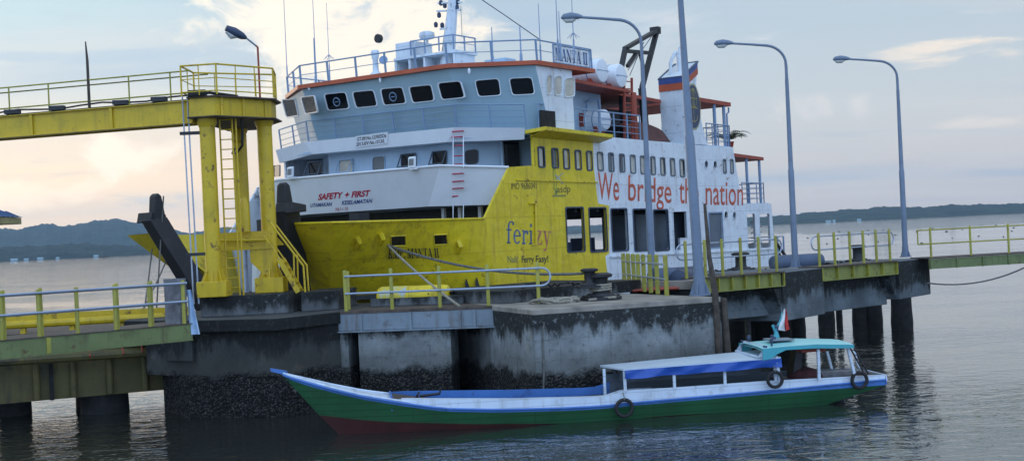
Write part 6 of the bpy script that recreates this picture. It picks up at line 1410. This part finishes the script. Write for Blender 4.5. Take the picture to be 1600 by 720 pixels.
# ---------------------------------------------------------------- loose things aboard the ferry
def sh_w(p): return SH.wor(V(p))
def canister(s_, w_, z_, label, L_=1.9, r=.56):
    g_ = 'white life raft canisters on the ferry'; t = thing('life_raft_canister', label, 'life raft', sh_w((s_, w_, z_)), SH.rz, g_)
    make('drum', MB().lathe(V((-L_*0, -L_*.5, 0)), [(r*.55, 0), (r*.9, .05), (r, .14), (r, L_*.48), (r*1.04, L_*.49), (r*1.04, L_*.52), (r, L_*.53), (r, L_-.14), (r*.9, L_-.05), (r*.55, L_)], 22, axis=V((0, 1, 0))), M['bulwark_white'], t)
    for k in (.3, .72): make('strap', MB().lathe(V((0, -L_*.5, 0)), [(r*1.0, L_*k-.03), (r*1.02, L_*k-.02), (r*1.02, L_*k+.02), (r*1.0, L_*k+.03)], 22, axis=V((0, 1, 0))), M['rail_blue'], t)
    make('seam', MB().obox(V((0, -L_*.5-.0, 0)), V((r*.93, 0, 0)), V((0, .01, 0)), V((0, 0, .015))), M['rail_blue'], t)
    make('cradle', MB().box((-r*.8, -L_*.3, -r-.06), (r*.8, -L_*.2, -r*.6)).box((-r*.8, L_*.2, -r-.06), (r*.8, L_*.3, -r*.6)), M['rust_red'], t)
    return t
c1_, c2_ = W(961, 121, .5), W(932, 113, .5)
canister(c1_.x+.15, 1.15, c1_.z+.05, 'white life raft canister nearest the red ladder on the rack'); canister(c2_.x+.1, 1.15, c2_.z+.05, 'white life raft canister just behind the orange wheelhouse roof edge')
c3_ = W(950, 186, .4); canister(c3_.x, 1.3, 9.3+.85, 'white life raft canister low on the boat deck behind the rail', 1.7, .48)
# car and vest seen through the gap over the bow
cw = sh_w((-4.0, 5.4, 3.26)); car = thing('parked_car', 'silver car on the car deck seen through the gap above the bow', 'car', cw, SH.rz+math.radians(35))
zc_ = 1.35
body = MB().prism([V((-2.1, -.85, .35)), V((2.1, -.85, .35)), V((2.15, -.85, .85)), V((1.5, -.85, 1.0)), V((-1.3, -.85, 1.05)), V((-2.05, -.85, .95))], (0, 1.7, 0)); make('body', body, M['silver'], car, bevel=.08)
cabn = MB().hexa([V((-1.5, -.78, 1.0)), V((1.0, -.78, 1.0)), V((1.0, .78, 1.0)), V((-1.5, .78, 1.0)), V((-1.0, -.62, 1.55)), V((.4, -.62, 1.55)), V((.4, .62, 1.55)), V((-1.0, .62, 1.55))]); make('cabin', cabn, M['silver'], car, bevel=.06)
make('windscreen', MB().hexa([V((.5, -.66, 1.1)), V((1.02, -.70, 1.06)), V((1.02, .70, 1.06)), V((.5, .66, 1.1)), V((.42, -.56, 1.49)), V((.47, -.56, 1.50)), V((.47, .56, 1.50)), V((.42, .56, 1.49))]), M['glass'], car)
for sy in (-1, 1): make('side_window', MB().prism([V((-1.3, sy*.775, 1.1)), V((.75, sy*.775, 1.1)), V((.35, sy*.66, 1.48)), V((-.95, sy*.66, 1.48))], (0, sy*.01, 0)), M['glass'], car)
for x in (-1.3, 1.35):
    for sy in (-1, 1):
        wl_ = make('wheel', MB().lathe(V((x, sy*.72, .33)), [(.33, -.1), (.34, 0), (.33, .1)], 18, axis=V((0, 1, 0))), M['rubber'], car); make('rim', MB().lathe(V((x, sy*.84, .33)), [(.2, -.01), (.2, .01)], 14, axis=V((0, 1, 0))), M['silver'], wl_)
for sy in (-.6, .6): make('headlight', MB().obox(V((2.12, sy, .78)), V((.03, 0, 0)), V((0, .17, 0)), V((0, 0, .07))), M['glass_lamp'], car)
vq = S(742, 330, -.16); vw = sh_w((-.16, vq.y, vq.z-.4)); tag(make('life_vest', MB().hexa([V((-.1, -.2, -.35)), V((.1, -.2, -.35)), V((.1, .2, -.35)), V((-.1, .2, -.35)), V((-.06, -.07, .45)), V((.06, -.07, .45)), V((.06, .07, .45)), V((-.06, .07, .45))]), M['life_orange'], base=vw, local=True, bevel=.04), 'bright orange life vest hung on the car deck wall beside the bow', 'life vest')
# potted palm on the after deck
pw_ = sh_w((W(1139, 226, 1.4).x, 1.4, 9.3)); palm = thing('potted_palm', 'dark green potted palm behind the rail of the upper after deck', 'palm', pw_)
make('pot', MB().lathe(V((0, 0, 0)), [(.2, 0), (.28, .4), (.3, .42), (.26, .42)], 14), M['rust_red'], palm); random.seed(9); lf = MB(); stem = MB()
for i in range(26):
    a = i*2.4; el_ = random.uniform(.5, 1.35); L_ = random.uniform(.7, 1.15); pts = []
    for k in range(8): t = k/7; pts.append(V((math.cos(a)*L_*t*math.cos(el_*(1-t*.9)), math.sin(a)*L_*t*math.cos(el_*(1-t*.9)), .5+L_*t*math.sin(el_)*(1.0-.55*t*t))))
    stem.tube(pts, .012, 4)
    for k in range(1, 8):
        d = (pts[k]-pts[k-1]).normalized(); s_ = d.cross(ZUP).normalized()
        for sg in (-1, 1): q0 = pts[k]; tip = q0+s_*sg*.34*(1-.5*k/8)+d*.22-V((0, 0, .1)); lf.poly(q0-d*.04, q0+d*.04, tip)
make('frond', lf, M['leaf'], palm); make('stem', stem.tube([V((0, 0, .4)), V((0, 0, .6))], .07, 6), M['leaf'], palm)
rg = V((15.9+.9, .0, 9.75)); lb = [rg+V((math.cos(a)*.24, -.02, math.sin(a)*.3)) for a in [k*math.pi/9 for k in range(18)]]; w_ = sh_w(rg)
tag(make('lifebuoy', MB().tube([sh_w(p)-w_ for p in lb], .05, 8, closed=True), M['orange'], base=w_), 'faded orange lifebuoy hung on the upper after deck rail', 'lifebuoy')
# little buoys and driftwood far out on the water
random.seed(12)
spots = [(1244, 365), (1262, 372), (1279, 366), (1292, 381), (1311, 362), (1309, 373), (1328, 369), (1356, 360), (1357, 367), (1372, 378), (1380, 360), (1399, 367), (1432, 362), (1457, 357), (1479, 362), (1488, 372), (1504, 359), (1529, 369), (1556, 352), (1568, 370), (1581, 361), (1600-16, 356), (1339, 384), (1440, 380)]
fl0 = None
for i, (px, py) in enumerate(spots):
    p = on(px, py, .0)
    if fl0 is None:
        fl0 = make('floating_buoy', MB().lathe(V((0, 0, 0)), [(.3, -.2), (.42, .1), (.3, .4), (.1, .5), (.06, .95)], 8), M['pile'], base=p, local=True); tag(fl0, 'small dark buoy floating far out on the bright water to the right', 'buoy', 'small dark buoys far out on the right'); f_ = fl0
    else: f_ = fl0.copy(); COL.objects.link(f_); f_.location = p
    k = p.y/900; f_.scale = (k*random.uniform(1.2, 3.2), k, k*random.uniform(.5, .9))
for px, py in ((1234, 331),): pass

# pale houses strung along the foot of the far shores, a few pixels each
hs0 = None
for i, (px, d) in enumerate([(22, 2490), (41, 2488), (63, 2493), (90, 2491), (150, 2490), (1297, 2988), (1306, 2986), (1345, 2990)]):
    x = at(px, 400, d).x
    if hs0 is None:
        hs0 = make('shore_house', MB().hexa([V((-7, -4, 0)), V((7, -4, 0)), V((7, 4, 0)), V((-7, 4, 0)), V((-7, -4, 4.5)), V((7, -4, 4.5)), V((7, 4, 4.5)), V((-7, 4, 4.5))]).prism([V((-8, -5, 4.5)), V((-8, 5, 4.5)), V((-8, 0, 7.5))], (16, 0, 0)), M['bridge_blue'], base=(x, d, .3), local=True); q_ = tag(hs0, 'tiny pale house at the foot of a far wooded shore', 'house', 'pale houses along the far shores')
    else: q_ = hs0.copy(); COL.objects.link(q_); q_.location = (x, d, .3)
    q_.scale = (random.uniform(.35, .9), .6, random.uniform(.4, .7))
p = on(163, 402.5, 0); tag(make('far_boat', MB().hexa([V((-6, -1, 0)), V((6, -1, 0)), V((6, 1, 0)), V((-6, 1, 0)), V((-8, -1.2, 1.2)), V((8, -1.2, 1.2)), V((8, 1.2, 1.2)), V((-8, 1.2, 1.2))]).box((-1, -.9, 1.2), (4, .9, 2.8)), M['wood'], base=(p.x, p.y, 0), local=True), 'tiny dark boat far off on the water near the left headland', 'boat')
